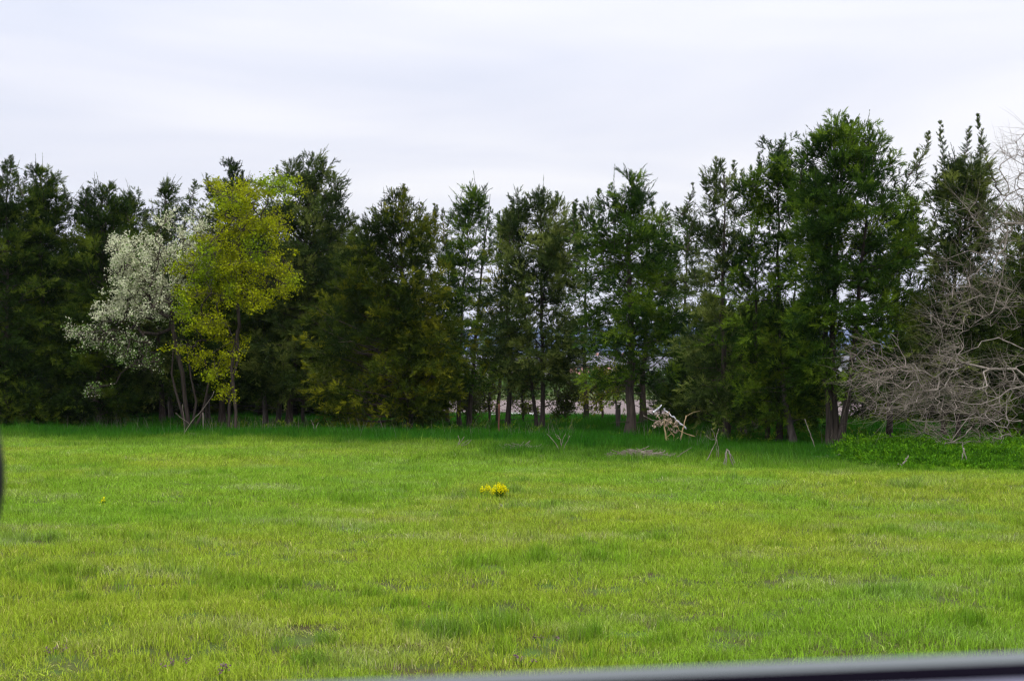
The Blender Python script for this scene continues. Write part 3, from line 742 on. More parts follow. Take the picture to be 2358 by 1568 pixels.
finish(root, [('branches', wood, M['bark_pale'], True), ('twigs', tw, M['dry_grey'], False)])

# ------------------------------------------------------------------ saplings and bushes between and behind the trees
def bush(name, label, vx, vy_base, E, seed, col, d=None, n=5000, size=.09, cat='bush', bark='bark_dark', group=None, tw_n=400, colj=.25):
    rng = np.random.default_rng(seed)
    if d is None: d = gd(vy_base)
    bx = wx(vx, d); gz = float(height(bx, d)) - .05
    root = empty(name, (bx, d, gz)); tag(root, label, cat, group)
    top = min(e_[1] for e_ in E)
    z1 = wz(0.5 * (top + vy_base), d)
    trunk = [np.array([bx, d, gz]), np.array([bx + .05, d, gz + (z1 - gz) * .5]), np.array([bx, d + .05, z1])]
    A, par = grow(trunk, ell(E, rng, d, .9), rng)
    wood = MB(); wood_from(wood, A, par, .006, .05)
    tp = twigs(wood, A, np.arange(3, len(A)), rng, tw_n, .3, .004)
    pt = tp.reshape(-1, 3); src = pt[rng.integers(0, len(pt), n)] + rng.normal(size=(n, 3)) * .07
    lf = MB(); leaves(lf, src, size, rng, np.array(col) * rng.uniform(1 - colj, 1 + colj, (n, 1)))
    finish(root, [('stem', wood, M[bark], True), ('foliage', lf, M['tinted'], False)])
    return root

OL = (0.10, 0.125, 0.018)
bush('sapling', 'olive leaved sapling left of the crooked trunk', 1125, 985, [(1120,880,35,40,40),(1115,930,35,30,30),(1140,850,25,30,20)], 501, OL, n=2600)
bush('sapling', 'small olive sapling right of the crooked trunk, thin stemmed', 1203, 983, [(1200,900,30,50,40),(1210,860,40,30,30),(1215,945,30,20,18)], 502, OL, n=2800)
bush('sapling', 'feathery sapling right of the lacy cedar trunk', 1300, 985, [(1295,880,35,60,50),(1290,940,30,35,30),(1320,920,30,30,24)], 503, (0.06,0.08,0.016), n=4200)
bush('sapling', 'bright yellow green sapling left of the fence post', 1385, 990, [(1390,885,30,35,30),(1365,930,40,25,24),(1400,860,40,25,22)], 504, (0.19,0.21,0.02), n=2000)
bush('sapling', 'low feathery sapling right of the broad olive skirt', 1010, 985, [(1000,900,40,60,50),(990,950,40,30,30)], 505, (0.05,0.065,0.014), n=4200)
bush('sapling', 'thin twiggy sapling between the two trunks of the slim open cedar', 1075, 988, [(1070,900,35,50,34),(1085,940,30,30,20)], 511, (0.06,0.085,0.016), n=2600)
bush('sapling', 'sparse olive sapling behind the wooden fence post', 1418, 972, [(1420,900,30,40,26),(1440,870,30,30,16)], 512, OL, n=1600)
bush('bush', 'blue green bush behind the white bent stem', 1560, 965, [(1545,930,32,40,40),(1565,900,35,40,40)], 506, (0.035,0.085,0.035), n=5000)
bush('bush', 'yellow leaved bush seen left of the three trunk cluster', 1885, 975, [(1885,930,28,60,60),(1895,880,22,30,20)], 507, (0.30,0.30,0.02), n=5000)
bush('bush', 'yellow olive bush behind the low bare branches', 2035, 975, [(2035,920,35,40,40),(2030,880,35,25,20)], 508, (0.22,0.22,0.03), n=4000)
bush('bush', 'small grey green shrub under the blossom tree', 215, 978, [(212,925,22,28,26)], 509, (0.10,0.15,0.06), n=700)
bush('bush', 'green bush between the trunks right of the thick ridged trunk', 1520, 980, [(1515,890,22,45,30)], 510, (0.05,0.09,0.025), n=1600)

# ------------------------------------------------------------------ far side: woods and houses
def wood_mass(name, label, x0, x1, y, hmin, hmax, seed, col, n=26000, depth=16, size=.9):
    rng = np.random.default_rng(seed)
    x = rng.uniform(x0, x1, n); yy = y + rng.uniform(-depth, depth, n)
    hh = hmin + (hmax - hmin) * (0.5 * fbm(x / 14, yy * 0 + 1, seed, 3) + 0.5 * vnoise(x / 5, yy / 9, seed + 3))
    z = hh * rng.random(n) ** .6
    lf = MB(); c = np.array(col) * rng.uniform(.6, 1.4, (n, 1))
    c = c * (0.7 + 0.6 * vnoise(x / 9, yy / 9, seed + 7))[:, None]
    leaves(lf, np.stack([x, yy, z], -1), size, rng, c)
    o = lf.build(name, M['tinted']); tag(o, label, 'trees', kind='stuff'); return o
wood_mass('hedgerow', 'low mixed green hedge beyond the ploughed field', -90, 110, 142, .6, 3.2, 601, (.07,.12,.03), 30000, 6, .5)
wood_mass('distant_wood', 'far-off wood in front of the blue ridge', -420, 420, 640, 5, 16, 602, (.05,.075,.03), 42000, 40, 3.2)

M['wall_a'] = rough_mat('pale render', (.62,.55,.52), (.72,.66,.62), (2,2,2)); M['wall_b'] = rough_mat('pink brick', (.42,.22,.18), (.52,.30,.25), (8,8,8))
M['wall_c'] = rough_mat('white siding', (.70,.70,.72), (.80,.80,.82), (1,1,8)); M['roof'] = rough_mat('grey shingles', (.14,.14,.16), (.22,.22,.24), (4,4,9))
M['pane'] = rough_mat('window glass', (.03,.04,.06), (.06,.07,.10), (2,2,2), rough=.15, spec=.5)
M['teal'] = rough_mat('teal roof', (.02,.36,.28), (.03,.44,.35), (4,4,4))
def house(label, vx, d, w, h, dp, wall, roofm='roof', win=4):
    x = wx(vx, d); root = empty('house', (x, d, 0)); tag(root, label, 'house', 'houses beyond the fields')
    m = MB(); box(m, (-w/2, -dp/2, -.2), (w/2, dp/2, h))
    m.add([(-w/2,-dp/2,h),(-w/2,dp/2,h),(-w/2,0,h+dp*.3)], [(0,1,2)]); m.add([(w/2,-dp/2,h),(w/2,dp/2,h),(w/2,0,h+dp*.3)], [(0,2,1)])
    m.build('wall', M[wall], root)
    r_ = MB(); e_ = .5; rh = h + dp*.3
    for sg in (-1, 1):
        v = [(-w/2-e_, sg*(dp/2+e_), h-.25),(w/2+e_, sg*(dp/2+e_), h-.25),(w/2+e_,0,rh+.03),(-w/2-e_,0,rh+.03)]
        v += [(a, b, c+.22) for a, b, c in v]
        r_.add(v, [(0,1,2,3),(4,5,6,7),(0,1,5,4),(1,2,6,5),(2,3,7,6),(3,0,4,7)])
    ro = r_.build('roof', M[roofm], root)
    c_ = MB(); box(c_, (w*.25, .3, rh-.8), (w*.25+.8, 1.1, rh+1.1)); c_.build('chimney', M['wall_b'], ro)
    for i in range(win):
        xx = -w/2 + w*(i+.5)/win
        q = MB(); box(q, (xx-.75,-dp/2-.08, 1.0),(xx+.75,-dp/2-.003,2.4)); q.build('window', M['pane'], root)
        if h > 5: q = MB(); box(q, (xx-.6,-dp/2-.08, 3.9),(xx+.6,-dp/2-.003,5.2)); q.build('window', M['pane'], root)
house('pale house seen left of the lacy cedar trunk, largest of the far houses', 1120, 430, 16, 5.8, 9, 'wall_a')
house('white house seen between the crooked trunk and the lacy cedar', 1215, 450, 18, 5.4, 9, 'wall_c')
house('brick house glimpsed left of the thick ridged trunk', 1345, 440, 14, 5.6, 9, 'wall_b')
house('pale house glimpsed just left of the fence post', 1400, 470, 18, 5.8, 10, 'wall_a')
house('white house glimpsed right of the thick ridged trunk', 1545, 450, 20, 5.4, 9, 'wall_c')
house('white house glimpsed through the low bare branches', 1990, 450, 18, 5.6, 9, 'wall_c')
house('small shed with a teal roof beyond the ploughed field', 1383, 190, 2.2, 1.4, 2.6, 'wall_a', 'teal', 1)

# pale rocks on the field edge
def rock(label, vx, d, sx, sz, seed):
    rng = np.random.default_rng(seed)
    bm = bmesh.new(); bmesh.ops.create_icosphere(bm, subdivisions=3, radius=1)
    for v in bm.verts:
        k = 1 + .35 * (vnoise(v.co.x * 1.7 + seed, v.co.y * 1.7 + v.co.z * 2.1, seed) - .5) + .2 * (vnoise(v.co.x * 4 + seed, v.co.z * 4, seed) - .5)
        v.co *= float(k); v.co.x *= sx; v.co.y *= sx * .6; v.co.z *= sz
    me = bpy.data.meshes.new('rock'); bm.to_mesh(me); bm.free(); me.materials.append(M['rock'])
    o = bpy.data.objects.new('rock', me); C.objects.link(o); x = wx(vx, d); o.location = (x, d, float(height(x, d)) + sz * .3)
    tag(o, label, 'rock', 'pale rocks at the field edge')
rock('low pale rock behind the rusty post, at the edge of the ploughed field', 1140, 74.5, .55, .16, 1)
rock('long pale rock right of the crooked trunk at the field edge', 1190, 75.5, .62, .2, 2)
rock('small white rock left of the lacy cedar trunk', 1232, 75, .4, .2, 3)
rock('flat pale rock left of the rusty post at the field edge', 1092, 74.8, .4, .12, 4)

# ------------------------------------------------------------------ posts, broken stalks, brush
def post(name, label, vx, vyb, vyt, r, m, lean=0, sides=8):
    d = gd(vyb); x = wx(vx, d); gz = float(height(x, d)) - .15
    rng = np.random.default_rng(int(vx)); k = 7; u = np.linspace(0, 1, k); top = wz(vyt, d)
    p = np.stack([lean * u + rng.normal(size=k) * .006, u * 0, u * (top - gz)], -1)
    mb = MB(); tubes(mb, p, r * (1 + .08 * rng.normal(size=k)), sides, cap=True)
    o = mb.build(name, M[m], smooth=False); o.location = (x, d, gz); tag(o, label, 'fence post'); return o
post('fence_post', 'dark weathered wooden fence post left of the thick ridged trunk', 1422, 1004, 932, .085, 'post', .02, 9)
post('fence_post', 'thin rusty steel fence post left of the crooked trunk', 1149, 1012, 930, .032, 'rust', .0, 4)
post('stake', 'thin pale straight sapling stem alone under the blossom tree', 273, 984, 903, .028, 'bark_pale', .0, 6)
post('stake', 'short pale stake under the yellow green tree', 468, 1000, 950, .014, 'bark_pale', -.01, 6)

def stalks(name, label, cat, lines, d, mats='dry_stem', seed=0, r=.02, parts=None, extra=None, group=None, pname='stalk'):
    """lines: image polylines of single stalks of one plant, with a radius factor"""
    rng = np.random.default_rng(seed)
    x0 = wx(lines[0][1][0][0], d); gz = float(height(x0, d)) - .03
    root = empty(name, (x0, d, gz)); tag(root, label, cat, group); off = np.array([x0, d, gz])
    for rf, q, m in [(l[0], l[1], l[2] if len(l) > 2 else mats) for l in lines]:
        q = np.array(q, float); k = max(6, len(q) * 3); u0 = np.linspace(0, 1, len(q)); u = np.linspace(0, 1, k)
        dd = d + .18 * rng.normal()
        pp = np.stack([wx(np.interp(u, u0, q[:, 0]), dd), dd + np.cumsum(rng.normal(size=k)) * .02, wz(np.interp(u, u0, q[:, 1]), dd)], -1) + rng.normal(size=(k, 3)) * .006
        mb = MB(); tubes(mb, pp - off, np.linspace(r * rf, r * rf * .6, k), 5, cap=True)
        mb.build(pname, M[m], root, smooth=True)
    return root, off, rng

def vp(px, py): return ((1750 + px * 400 / 2358) * .786, (1130 + py * 400 / 2358) * .786)
def vl(*a): return [vp(*p) for p in a]
d = gd(1024)
root, off, rng = stalks('broken_plant', 'tall collapsed dead weed with tan stalks, under a bent whitish stem', 'dead plant', [
    (1.9, vl((1205,1030),(1185,880),(1160,700),(1155,590))), (1.5, vl((1425,990),(1465,800),(1500,650),(1530,520))), (.5, vl((1530,520),(1650,470),(1790,430))),
    (1.0, vl((1190,600),(1290,640),(1380,700),(1430,780),(1540,830),(1690,875))), (.8, vl((1190,620),(1240,760),(1330,860),(1310,970))), (.8, vl((1215,900),(1250,960),(1275,1010))),
    (.8, vl((1165,1000),(1185,940),(1215,880),(1280,820),(1330,870))), (.9, vl((1290,1040),(1330,960),(1420,985),(1465,1000)), 'dry_grey'), (.7, vl((1330,960),(1400,890),(1440,940))),
    (.7, vl((880,570),(960,590),(1080,620),(1160,600)), 'dry_grey'), (.6, vl((800,510),(850,545),(900,570)), 'dry_grey'), (.7, vl((1200,1010),(1240,960),(1215,900)))], d, seed=9, r=.016)
for q in (vl((975,460),(1040,400),(1105,345)), vl((1150,400),(1230,470),(1330,560),(1420,640),(1535,748))):
    q = np.array(q); k = 16; u = np.linspace(0, 1, k); u0 = np.linspace(0, 1, len(q))
    pp = np.stack([wx(np.interp(u, u0, q[:, 0]), d), d + 0 * u, wz(np.interp(u, u0, q[:, 1]), d)], -1) + rng.normal(size=(k, 3)) * .012
    mb = MB(); tubes(mb, pp - off, .024 * (1 + .3 * rng.normal(size=k)).clip(.5, 1.7), 6, cap=True)
    tag(mb.build('bent_stem', M['bleached'], root), 'whitish bent stem with peeled patches')
mb = MB(); n = 330
px = rng.uniform(960, 1400, n); lo = 420 + np.abs(px - 1120) * .6; py = lo + rng.random(n) * 260
vx_, vy_ = vp(px, py); dd = d + rng.normal(size=n) * .18
keep = vnoise(px / 45, py / 45, 3) > .42
pt = np.stack([wx(vx_, dd), dd, wz(vy_, dd)], -1)[keep] - off
leaves(mb, pt, .085, rng, np.ones((len(pt), 3)), up=-.6)
mb.build('dead_leaves', M['dead_leaf'], root)

def heap(name, label, cat, vx, vy, w, hgt, n, seed, m='dry_grey', dep=.5, l=.6):
    rng = np.random.default_rng(seed); d = gq_(vx, vy); x = wx(vx, d); gz = float(height(x, d))
    root_loc = (x, d, gz); mb = MB()
    cx = rng.normal(size=n) * w * .33; cy = rng.normal(size=n) * dep * .4
    z = hgt * np.exp(-(cx / (w * .45)) ** 2) * rng.random(n) ** .8
    a = rng.normal(size=n) * .35; sgn = np.where(rng.random(n) < .5, -1, 1)
    D = unit(np.stack([np.cos(a) * sgn, np.sin(a) * .6, rng.normal(size=n) * .22], -1)); u = np.linspace(-.5, .5, 5); ll = l * rng.uniform(.3, 1.1, n)
    p = np.stack([cx, cy, z], -1)[:, None] + D[:, None] * (ll[:, None] * u)[..., None]
    p[..., 2] += rng.uniform(-.3, .1, (n, 1)) * ll[:, None] * (u ** 2 * 4)[None]
    p[..., 2] = np.maximum(p[..., 2], -.02)
    tubes(mb, p, .007 * rng.uniform(.6, 1.8, n)[:, None] * np.ones(5)[None], 3)
    o = mb.build(name, M[m]); o.location = root_loc; tag(o, label, cat); return o
heap('brush_pile', 'flat heap of dry grey brush lying in the grass, largest of the heaps', 'brush pile', 1475, 1056, 1.2, .19, 800, 1)
heap('brush_pile', 'small thatch heap of dry brown stems in the grass, left of the forked dead weed', 'brush pile', 1205, 1038, .8, .10, 260, 2)
heap('fallen_stick', 'thin scatter of fallen twigs in the grass under the blossom tree', 'twigs', 350, 1000, 1.1, .06, 90, 3, 'bark_pale', l=.7)
heap('fallen_stick', 'thin scatter of fallen twigs in the grass right of the pale stake', 'twigs', 470, 1008, 1.1, .08, 110, 4, 'bark_pale', l=.7)
heap('fallen_stick', 'pile of pale twigs at the left end of the green weeds', 'twigs', 1920, 1064, .9, .12, 110, 5, 'bark_pale', l=.6)
heap('fallen_stick', 'pale fallen twigs lying on the front edge of the green weeds', 'twigs', 2060, 1078, .7, .2, 60, 6, 'bark_pale', l=.7)

def tv(*a): return [((1250 + x / 2.358) * .786, (1050 + y / 2.358) * .786) for x, y in a]
stalks('dead_weed', 'forked dead weed standing in the grass left of the fence post', 'dead plant', [
    (1, tv((935,665),(930,610),(925,560),(905,530))), (1, tv((935,665),(900,600),(850,540),(830,520))), (1, tv((938,665),(955,600),(990,530))), (.7, tv((930,600),(940,560),(960,520))), (.7, tv((925,560),(900,545),(890,520)))], gd(1046), 'dry_grey', 21, .012)
stalks('dead_weed', 'tall forked dead weed right of the collapsed one, crossed stems', 'dead plant', [
    (1.1, tv((1925,720),(1960,650),(1990,600),(2000,560))), (.9, tv((2000,560),(1985,520),(1968,485))), (.8, tv((2000,560),(2005,520),(2022,485))), (.9, tv((2015,680),(2010,620),(2000,560),(1960,560),(1930,530))), (.7, tv((2003,720),(2006,650),(2000,600))), (1, tv((1730,680),(1780,645),(1830,615)))], gd(1062), 'dry_grey', 22, .011)
stalks('dead_weed', 'pale dead stalks bent over into a narrow arch', 'dead plant', [
    (1.5, tv((2050,740),(2062,690),(2066,640),(2075,625))), (1.5, tv((2120,745),(2100,690),(2085,645),(2075,625))), (1, tv((2068,745),(2070,690),(2070,640))), (1, tv((2060,745),(2090,752),(2120,742))), (.8, tv((2128,720),(2105,670),(2080,628)))], gd(1072), 'bark_pale', 23, .012)
stalks('dead_weed', 'thin pale dead stalk slanting beside the short stout stem', 'dead plant', [
    (1, [(1878,1034),(1866,1000),(1855,972),(1853,965)])], gd(1040), 'bark_pale', 24, .014)
stalks('dead_weed', 'small pale dead stalk leaning in a cleft shape on the green weeds', 'dead plant', [
    (1.2, [(2212,1066),(2216,1045),(2221,1032)]), (1.2, [(2228,1068),(2224,1050),(2221,1032)]), (.8, [(2221,1040),(2221,1020)])], gd(1080), 'bark_pale', 25, .013)
stalks('dead_weed', 'pale curved dead branch at the foot of the blossom tree', 'dead plant', [
    (1, [(424,1000),(437,975),(455,955),(480,925),(492,900)]), (.8, [(424,1000),(423,960),(420,930)]), (.8, [(424,1000),(432,1008)]), (.7, [(437,975),(415,960),(405,950)])], gd(1008), 'dry_grey', 26, .012)
stalks('dead_weed', 'small split dead weed in front of the broad olive skirt', 'dead plant', [
    (1, [(725,1000),(722,980),(716,968)]), (1, [(726,1000),(728,984),(733,972)])], gd(1010), 'bark_pale', 27, .010)
stalks('dead_weed', 'grey twiggy dead weed in the grass left of the rusty post', 'dead plant', [
    (1, tv((205,620),(230,580),(260,540))), (.9, tv((225,620),(245,590),(290,560))), (.8, tv((215,610),(225,560),(215,530))), (.8, tv((240,600),(280,590),(310,560)))], gd(1040), 'dry_grey', 28, .012)
stalks('dead_weed', 'slanting broken branch half sunk in the green weeds', 'dead plant', [
    (1.4, [(2075,1075),(2085,1060),(2092,1048)]), (1, [(2045,1080),(2062,1070),(2075,1068)])], gd(1086), 'bark_pale', 29, .015)

# ------------------------------------------------------------------ flowers
def flower(label, vx, vyb, hgt, spread, nst, seed, cat='wildflower', group='yellow wildflowers'):
    rng = np.random.default_rng(seed); d = gq_(vx, vyb); x = wx(vx, d); gz = float(height(x, d))
    root = empty('wildflower', (x, d, gz)); tag(root, label, cat, group)
    st = MB(); fl = MB(); a = rng.uniform(0, 6.28, nst); rr = rng.random(nst) ** .5 * spread; u = np.linspace(0, 1, 5)
    tip = np.stack([np.cos(a) * rr, np.sin(a) * rr, hgt * (1 - .45 * (rr / max(spread, .01)) ** 2) * rng.uniform(.8, 1.05, nst)], -1)
    p = tip[:, None] * np.stack([u * .8 + .2 * u ** 2, u, u], -1)[None] * np.array([1, 1, 1]); p[:, 0, :2] *= .2
    tubes(st, p, .004 * np.ones(5)[None], 4)
    nf = 26; q = (tip[:, None] + rng.normal(size=(nst, nf, 3)) * np.array([.022, .022, .03])).reshape(-1, 3)
    leaves(fl, q, .026, rng, np.array([.76, .70, .004]) * rng.uniform(.85, 1.1, (len(q), 1)), up=.2)
    q2 = p[rng.integers(0, nst, nst * 6), rng.integers(1, 4, nst * 6)]
    lv = MB(); leaves(lv, q2, .05, rng, np.array([.06, .15, .015]) * np.ones((len(q2), 3)))
    st.build('stem', M['weeds'], root); fl.build('flower_head', M['yellow'], root); lv.build('leaf', M['tinted'], root)
flower('large bright yellow flower clump in the middle of the grass', 1151, 1148, .22, .11, 24, 1)
flower('small yellow flower spray just left of the large clump', 1124, 1144, .17, .045, 7, 2)
flower('tiny yellow flower tip, leftmost of the three beside each other', 1109, 1142, .12, .03, 3, 3)
flower('single tiny yellow flower far out in the left half of the grass', 235, 1166, .12, .012, 1, 4)

# ------------------------------------------------------------------ green weeds at the right
rng = np.random.default_rng(900)
n = 1900; wd = MB()
vx_ = rng.uniform(1905, 2480, n); vy_ = rng.uniform(1036, 1096, n)
edge = 1060 + 28 * sstep(1900, 2080, vx_) + 22 * (vnoise(vx_ / 22, vx_ * 0, 4) - .5) + rng.normal(size=n) * 4
k_ = (vy_ < edge); vx_ = vx_[k_]; vy_ = vy_[k_]; dd = gd(vy_)
x = wx(vx_, dd); z = height(x, dd); hh = (.22 + .80 * fbm(x / 1.1, dd / 1.1, 6, 2)) * sstep(1900, 1990, vx_) * (.45 + .75 * (1 - sstep(1050, 1088, vy_))) + .08
wk = vnoise(x / .8, dd / 1.6, 12) + .5 * (1 - sstep(1050, 1085, vy_)) > .42
for j in np.arange(len(x))[wk]:
    m = 9; az = rng.uniform(0, 6.28, m); l_ = hh[j] * rng.uniform(.7, 1.2, m)
    D = unit(np.stack([np.cos(az), np.sin(az), rng.uniform(.6, 1.8, m)], -1))
    sprays(wd, np.array([[x[j], dd[j], z[j]]]).repeat(m, 0), D, l_, rng, 12, .10, .045, rng.uniform(.2, .8, m), droop=.35, flat=1.1)
tag(wd.build('weeds', M['weeds']), 'deep green feathery weeds under the bare branches', 'weeds', kind='stuff')

# ------------------------------------------------------------------ grass: tufts placed on the ground
def tuft(name, nb, rad, hgt, w, lean, rng):
    mb = MB(); a = rng.uniform(0, 6.28, nb); r = rad * rng.random(nb) ** .6
    b = np.stack([np.cos(a) * r, np.sin(a) * r, -0.01 + 0 * r], -1)
    h = hgt * rng.uniform(.45, 1.15, nb); fa = rng.uniform(0, 6.28, nb)
    W_ = np.stack([np.cos(fa), np.sin(fa), 0 * fa], -1) * (w * rng.uniform(.7, 1.3, nb))[:, None]
    ld = np.stack([rng.normal(size=nb) * lean + .1, rng.normal(size=nb) * lean, 0 * r], -1) * h[:, None]
    up = np.array([0, 0, 1.0])
    m1 = b + ld * .28 + up * (h * .5)[:, None]; tip = b + ld + up * (h * .93)[:, None] - up * (np.linalg.norm(ld, axis=1) * .35)[:, None]
    v = np.stack([b - W_ * .5, b + W_ * .5, m1 + W_ * .42, m1 - W_ * .42, tip], 1)
    i = np.arange(nb)[:, None] * 5
    mb.v.append(v.reshape(-1, 3)); mb.f.append(i + np.array([[0, 1, 2, 3]])); mb.f.append(i + np.array([[3, 2, 4]])); mb.n = nb * 5
    mb.t.append(np.zeros(nb * 5)); mb.c.append(np.ones((nb * 5, 3)))
    return bpy.data.objects.new(name, mb.mesh(name, M['grass']))
kinds = bpy.data.collections.new('grass tufts')      # source shapes for the modifier, not in the scene
rng = np.random.default_rng(77)
for q in range(5): kinds.objects.link(tuft('tuft_%d' % q, 70, .17, .098, .005, .36, rng))
for q in range(3): kinds.objects.link(tuft('tuft_%d' % (5 + q), 60, .10, .145, .005, .35, rng))

def band(y0, y1, dens, rng, sp=1.0):
    a = []
    area = (.5 * (y1 + y0) * .90 + 8) * (y1 - y0); n = int(area * dens)
    y = np.sqrt(rng.uniform(y0 ** 2, y1 ** 2, n)); x = rng.uniform(-1, 1, n) * (y * .45 + 4)
    return x, y
X, Y, SC = [], [], []
for y0, y1, dn, sc in [(7.0, 14, 60, 1.0), (14, 22, 42, 1.15), (22, 34, 26, 1.5), (34, 52, 15, 2.0), (52, 78, 8.5, 2.5)]:
    x, y = band(y0, y1, dn, rng); X.append(x); Y.append(y); SC.append(np.full(len(x), sc))
X = np.concatenate(X); Y = np.concatenate(Y); SC = np.concatenate(SC)
s_ = sval(X, Y); kp = s_ < 77; X, Y, SC, s_ = X[kp], Y[kp], SC[kp], s_[kp]
n = len(X)
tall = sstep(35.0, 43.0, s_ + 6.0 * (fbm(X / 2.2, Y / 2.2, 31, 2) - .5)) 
hn = fbm(X / .55, Y / .55, 21, 2); hb = vnoise(X / 2.4, Y / 2.4, 22)
near = 1 - sstep(11, 16, Y)
clump = sstep(.62, .84, vnoise(X / .30, Y / .26, 23) * .7 + .3 * hb) * (.6 + .4 * near)     # denser dark tussocks
spare = sstep(.70, .86, vnoise(X / .8, Y / .6, 25)) * near                                      # thin worn patches
hs = (.55 + .65 * hn + .25 * hb) * (1 - .7 * spare) + .5 * clump
hs = hs * (1 - tall) + tall * (2.0 + 2.2 * hn)
xy = SC * (1 + .15 * rng.normal(size=n)).clip(.7, 1.4)
zs = hs * (0.88 + .12 * SC) * (1 + .12 * rng.normal(size=n)).clip(.7, 1.35)
Z = height(X, Y)
big = fbm(X / 3.5 + 9, Y / 3.5, 26, 3); fine = fbm(X / .7, Y / .7, 27, 2); pz = fbm(X / 9, Y / 9, 29, 2)
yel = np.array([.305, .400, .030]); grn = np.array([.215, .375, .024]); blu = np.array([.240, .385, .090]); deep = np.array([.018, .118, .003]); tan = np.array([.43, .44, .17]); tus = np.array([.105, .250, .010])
def mixc(a, b, t): return a * (1 - t[:, None]) + b * t[:, None]
col = mixc(np.tile(yel, (n, 1)), grn, sstep(.32, .68, big))
col = mixc(col, blu, .40 * sstep(.55, .75, fine) * sstep(.35, .6, pz))
col = mixc(col, tan, .3 * sstep(.62, .8, fbm(X / 1.1 + 40, Y / .8, 33, 2)))
col = mixc(col, tus, .75 * clump)
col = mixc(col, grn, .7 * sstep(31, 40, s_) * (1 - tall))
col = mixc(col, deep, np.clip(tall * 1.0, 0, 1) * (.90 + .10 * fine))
col = mixc(col, tan, .6 * sstep(.70, .85, vnoise(X / 1.4, Y / .9, 35)) * tall * sstep(50, 44, s_) * 0 + .0 * tall)
col *= rng.uniform(.82, 1.16, (n, 1))
pm = bpy.data.meshes.new('grass'); pm.vertices.add(n); pm.vertices.foreach_set('co', np.stack([X, Y, Z], -1).ravel().astype(np.float32))
def att(nm, tp, key, v):
    a = pm.attributes.new(nm, tp, 'POINT'); a.data.foreach_set(key, np.ascontiguousarray(v).ravel().astype(np.int32 if tp == 'INT' else np.float32))
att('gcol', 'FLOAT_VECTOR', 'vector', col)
att('gscale', 'FLOAT_VECTOR', 'vector', np.stack([xy, xy, zs], -1))
att('grot', 'FLOAT_VECTOR', 'vector', np.stack([rng.normal(size=n) * .08, rng.normal(size=n) * .08, rng.uniform(0, 6.28, n)], -1))
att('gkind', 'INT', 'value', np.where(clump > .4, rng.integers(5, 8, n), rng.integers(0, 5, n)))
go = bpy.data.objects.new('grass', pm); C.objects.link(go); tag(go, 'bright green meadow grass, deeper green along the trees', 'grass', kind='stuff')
ng = bpy.data.node_groups.new('grass', 'GeometryNodeTree')
ng.interface.new_socket('Geometry', in_out='INPUT', socket_type='NodeSocketGeometry'); ng.interface.new_socket('Geometry', in_out='OUTPUT', socket_type='NodeSocketGeometry')
gi = N(ng, 'NodeGroupInput'); gq = N(ng, 'NodeGroupOutput'); ip = N(ng, 'GeometryNodeInstanceOnPoints'); ci = N(ng, 'GeometryNodeCollectionInfo')
ci.inputs[0].default_value = kinds; ci.inputs['Separate Children'].default_value = True; ci.inputs['Reset Children'].default_value = True
def nat(nm, tp): a = N(ng, 'GeometryNodeInputNamedAttribute', data_type=tp); a.inputs[0].default_value = nm; return a.outputs[0]
ng.links.new(gi.outputs[0], ip.inputs['Points']); ng.links.new(ci.outputs[0], ip.inputs['Instance']); ip.inputs['Pick Instance'].default_value = True
ng.links.new(nat('gkind', 'INT'), ip.inputs['Instance Index']); ng.links.new(nat('gscale', 'FLOAT_VECTOR'), ip.inputs['Scale'])
ng.links.new(nat('grot', 'FLOAT_VECTOR'), ip.inputs['Rotation']); ng.links.new(ip.outputs[0], gq.inputs[0])
md = go.modifiers.new('tufts', 'NODES'); md.node_group = ng
print('tufts', n)

# ------------------------------------------------------------------ car door in the foreground (the photograph is taken over its sill)
M['paint'] = rough_mat('silver grey paint', (.15,.168,.172), (.17,.188,.192), (3,3,3), rough=.6, spec=.2)
M['trim'] = rough_mat('grey door trim', (.13,.13,.19), (.15,.15,.21), (30,30,30), rough=.6, spec=.3)
M['rubber'] = rough_mat('black rubber', (.004,.003,.006), (.007,.006,.010), (9,9,9), rough=1, spec=.0)
M['black_plastic'] = rough_mat('black mirror plastic', (.004,.004,.006), (.008,.008,.010), (20,20,20), rough=.6)
dr = empty('car_door', (.30, .80, .75)); tag(dr, 'grey car door sill with a dark rubber strip across the bottom right edge', 'car door')
dr.rotation_euler = (0, R(-2.42), 0)
def prism(name, prof, x0, x1, m, parent, bev=.004, dz=0):
    bm = bmesh.new(); a = [bm.verts.new((x0, y, z + dz)) for y, z in prof]; b = [bm.verts.new((x1, y, z + dz)) for y, z in prof]
    k = len(prof); bm.faces.new(a[::-1]); bm.faces.new(b)
    for i in range(k): bm.faces.new((a[i], a[(i+1) % k], b[(i+1) % k], b[i]))
    bmesh.ops.recalc_face_normals(bm, faces=bm.faces)
    bmesh.ops.bevel(bm, geom=list(bm.edges), offset=bev, segments=3, affect='EDGES')
    me = bpy.data.meshes.new(name); bm.to_mesh(me); bm.free(); me.materials.append(M[m])
    for p in me.polygons: p.use_smooth = True
    o = bpy.data.objects.new(name, me); C.objects.link(o); o.parent = parent; return o
ZT = 1.0970   # sill height above the empty
prism('outer_panel', [(.090,-.55),(.095,-.05),(.058,ZT-.02),(.038,ZT),(.022,ZT),(.020,ZT-.05),(.05,-.55)], -.75, .95, 'paint', dr)
prism('window_seal', [(.0185,ZT-.05),(.0185,ZT-.004),(.014,ZT-.0015),(-.009,ZT-.0025),(-.0115,ZT-.006),(-.0115,ZT-.05)], -.75, .95, 'rubber', dr, .0015)
prism('inner_panel', [(-.0135,ZT-.05),(-.0135,ZT-.004),(-.05,ZT-.006),(-.10,ZT-.02),(-.125,ZT-.06),(-.13,-.2),(-.0135,-.2)], -.75, .95, 'trim', dr, .002)
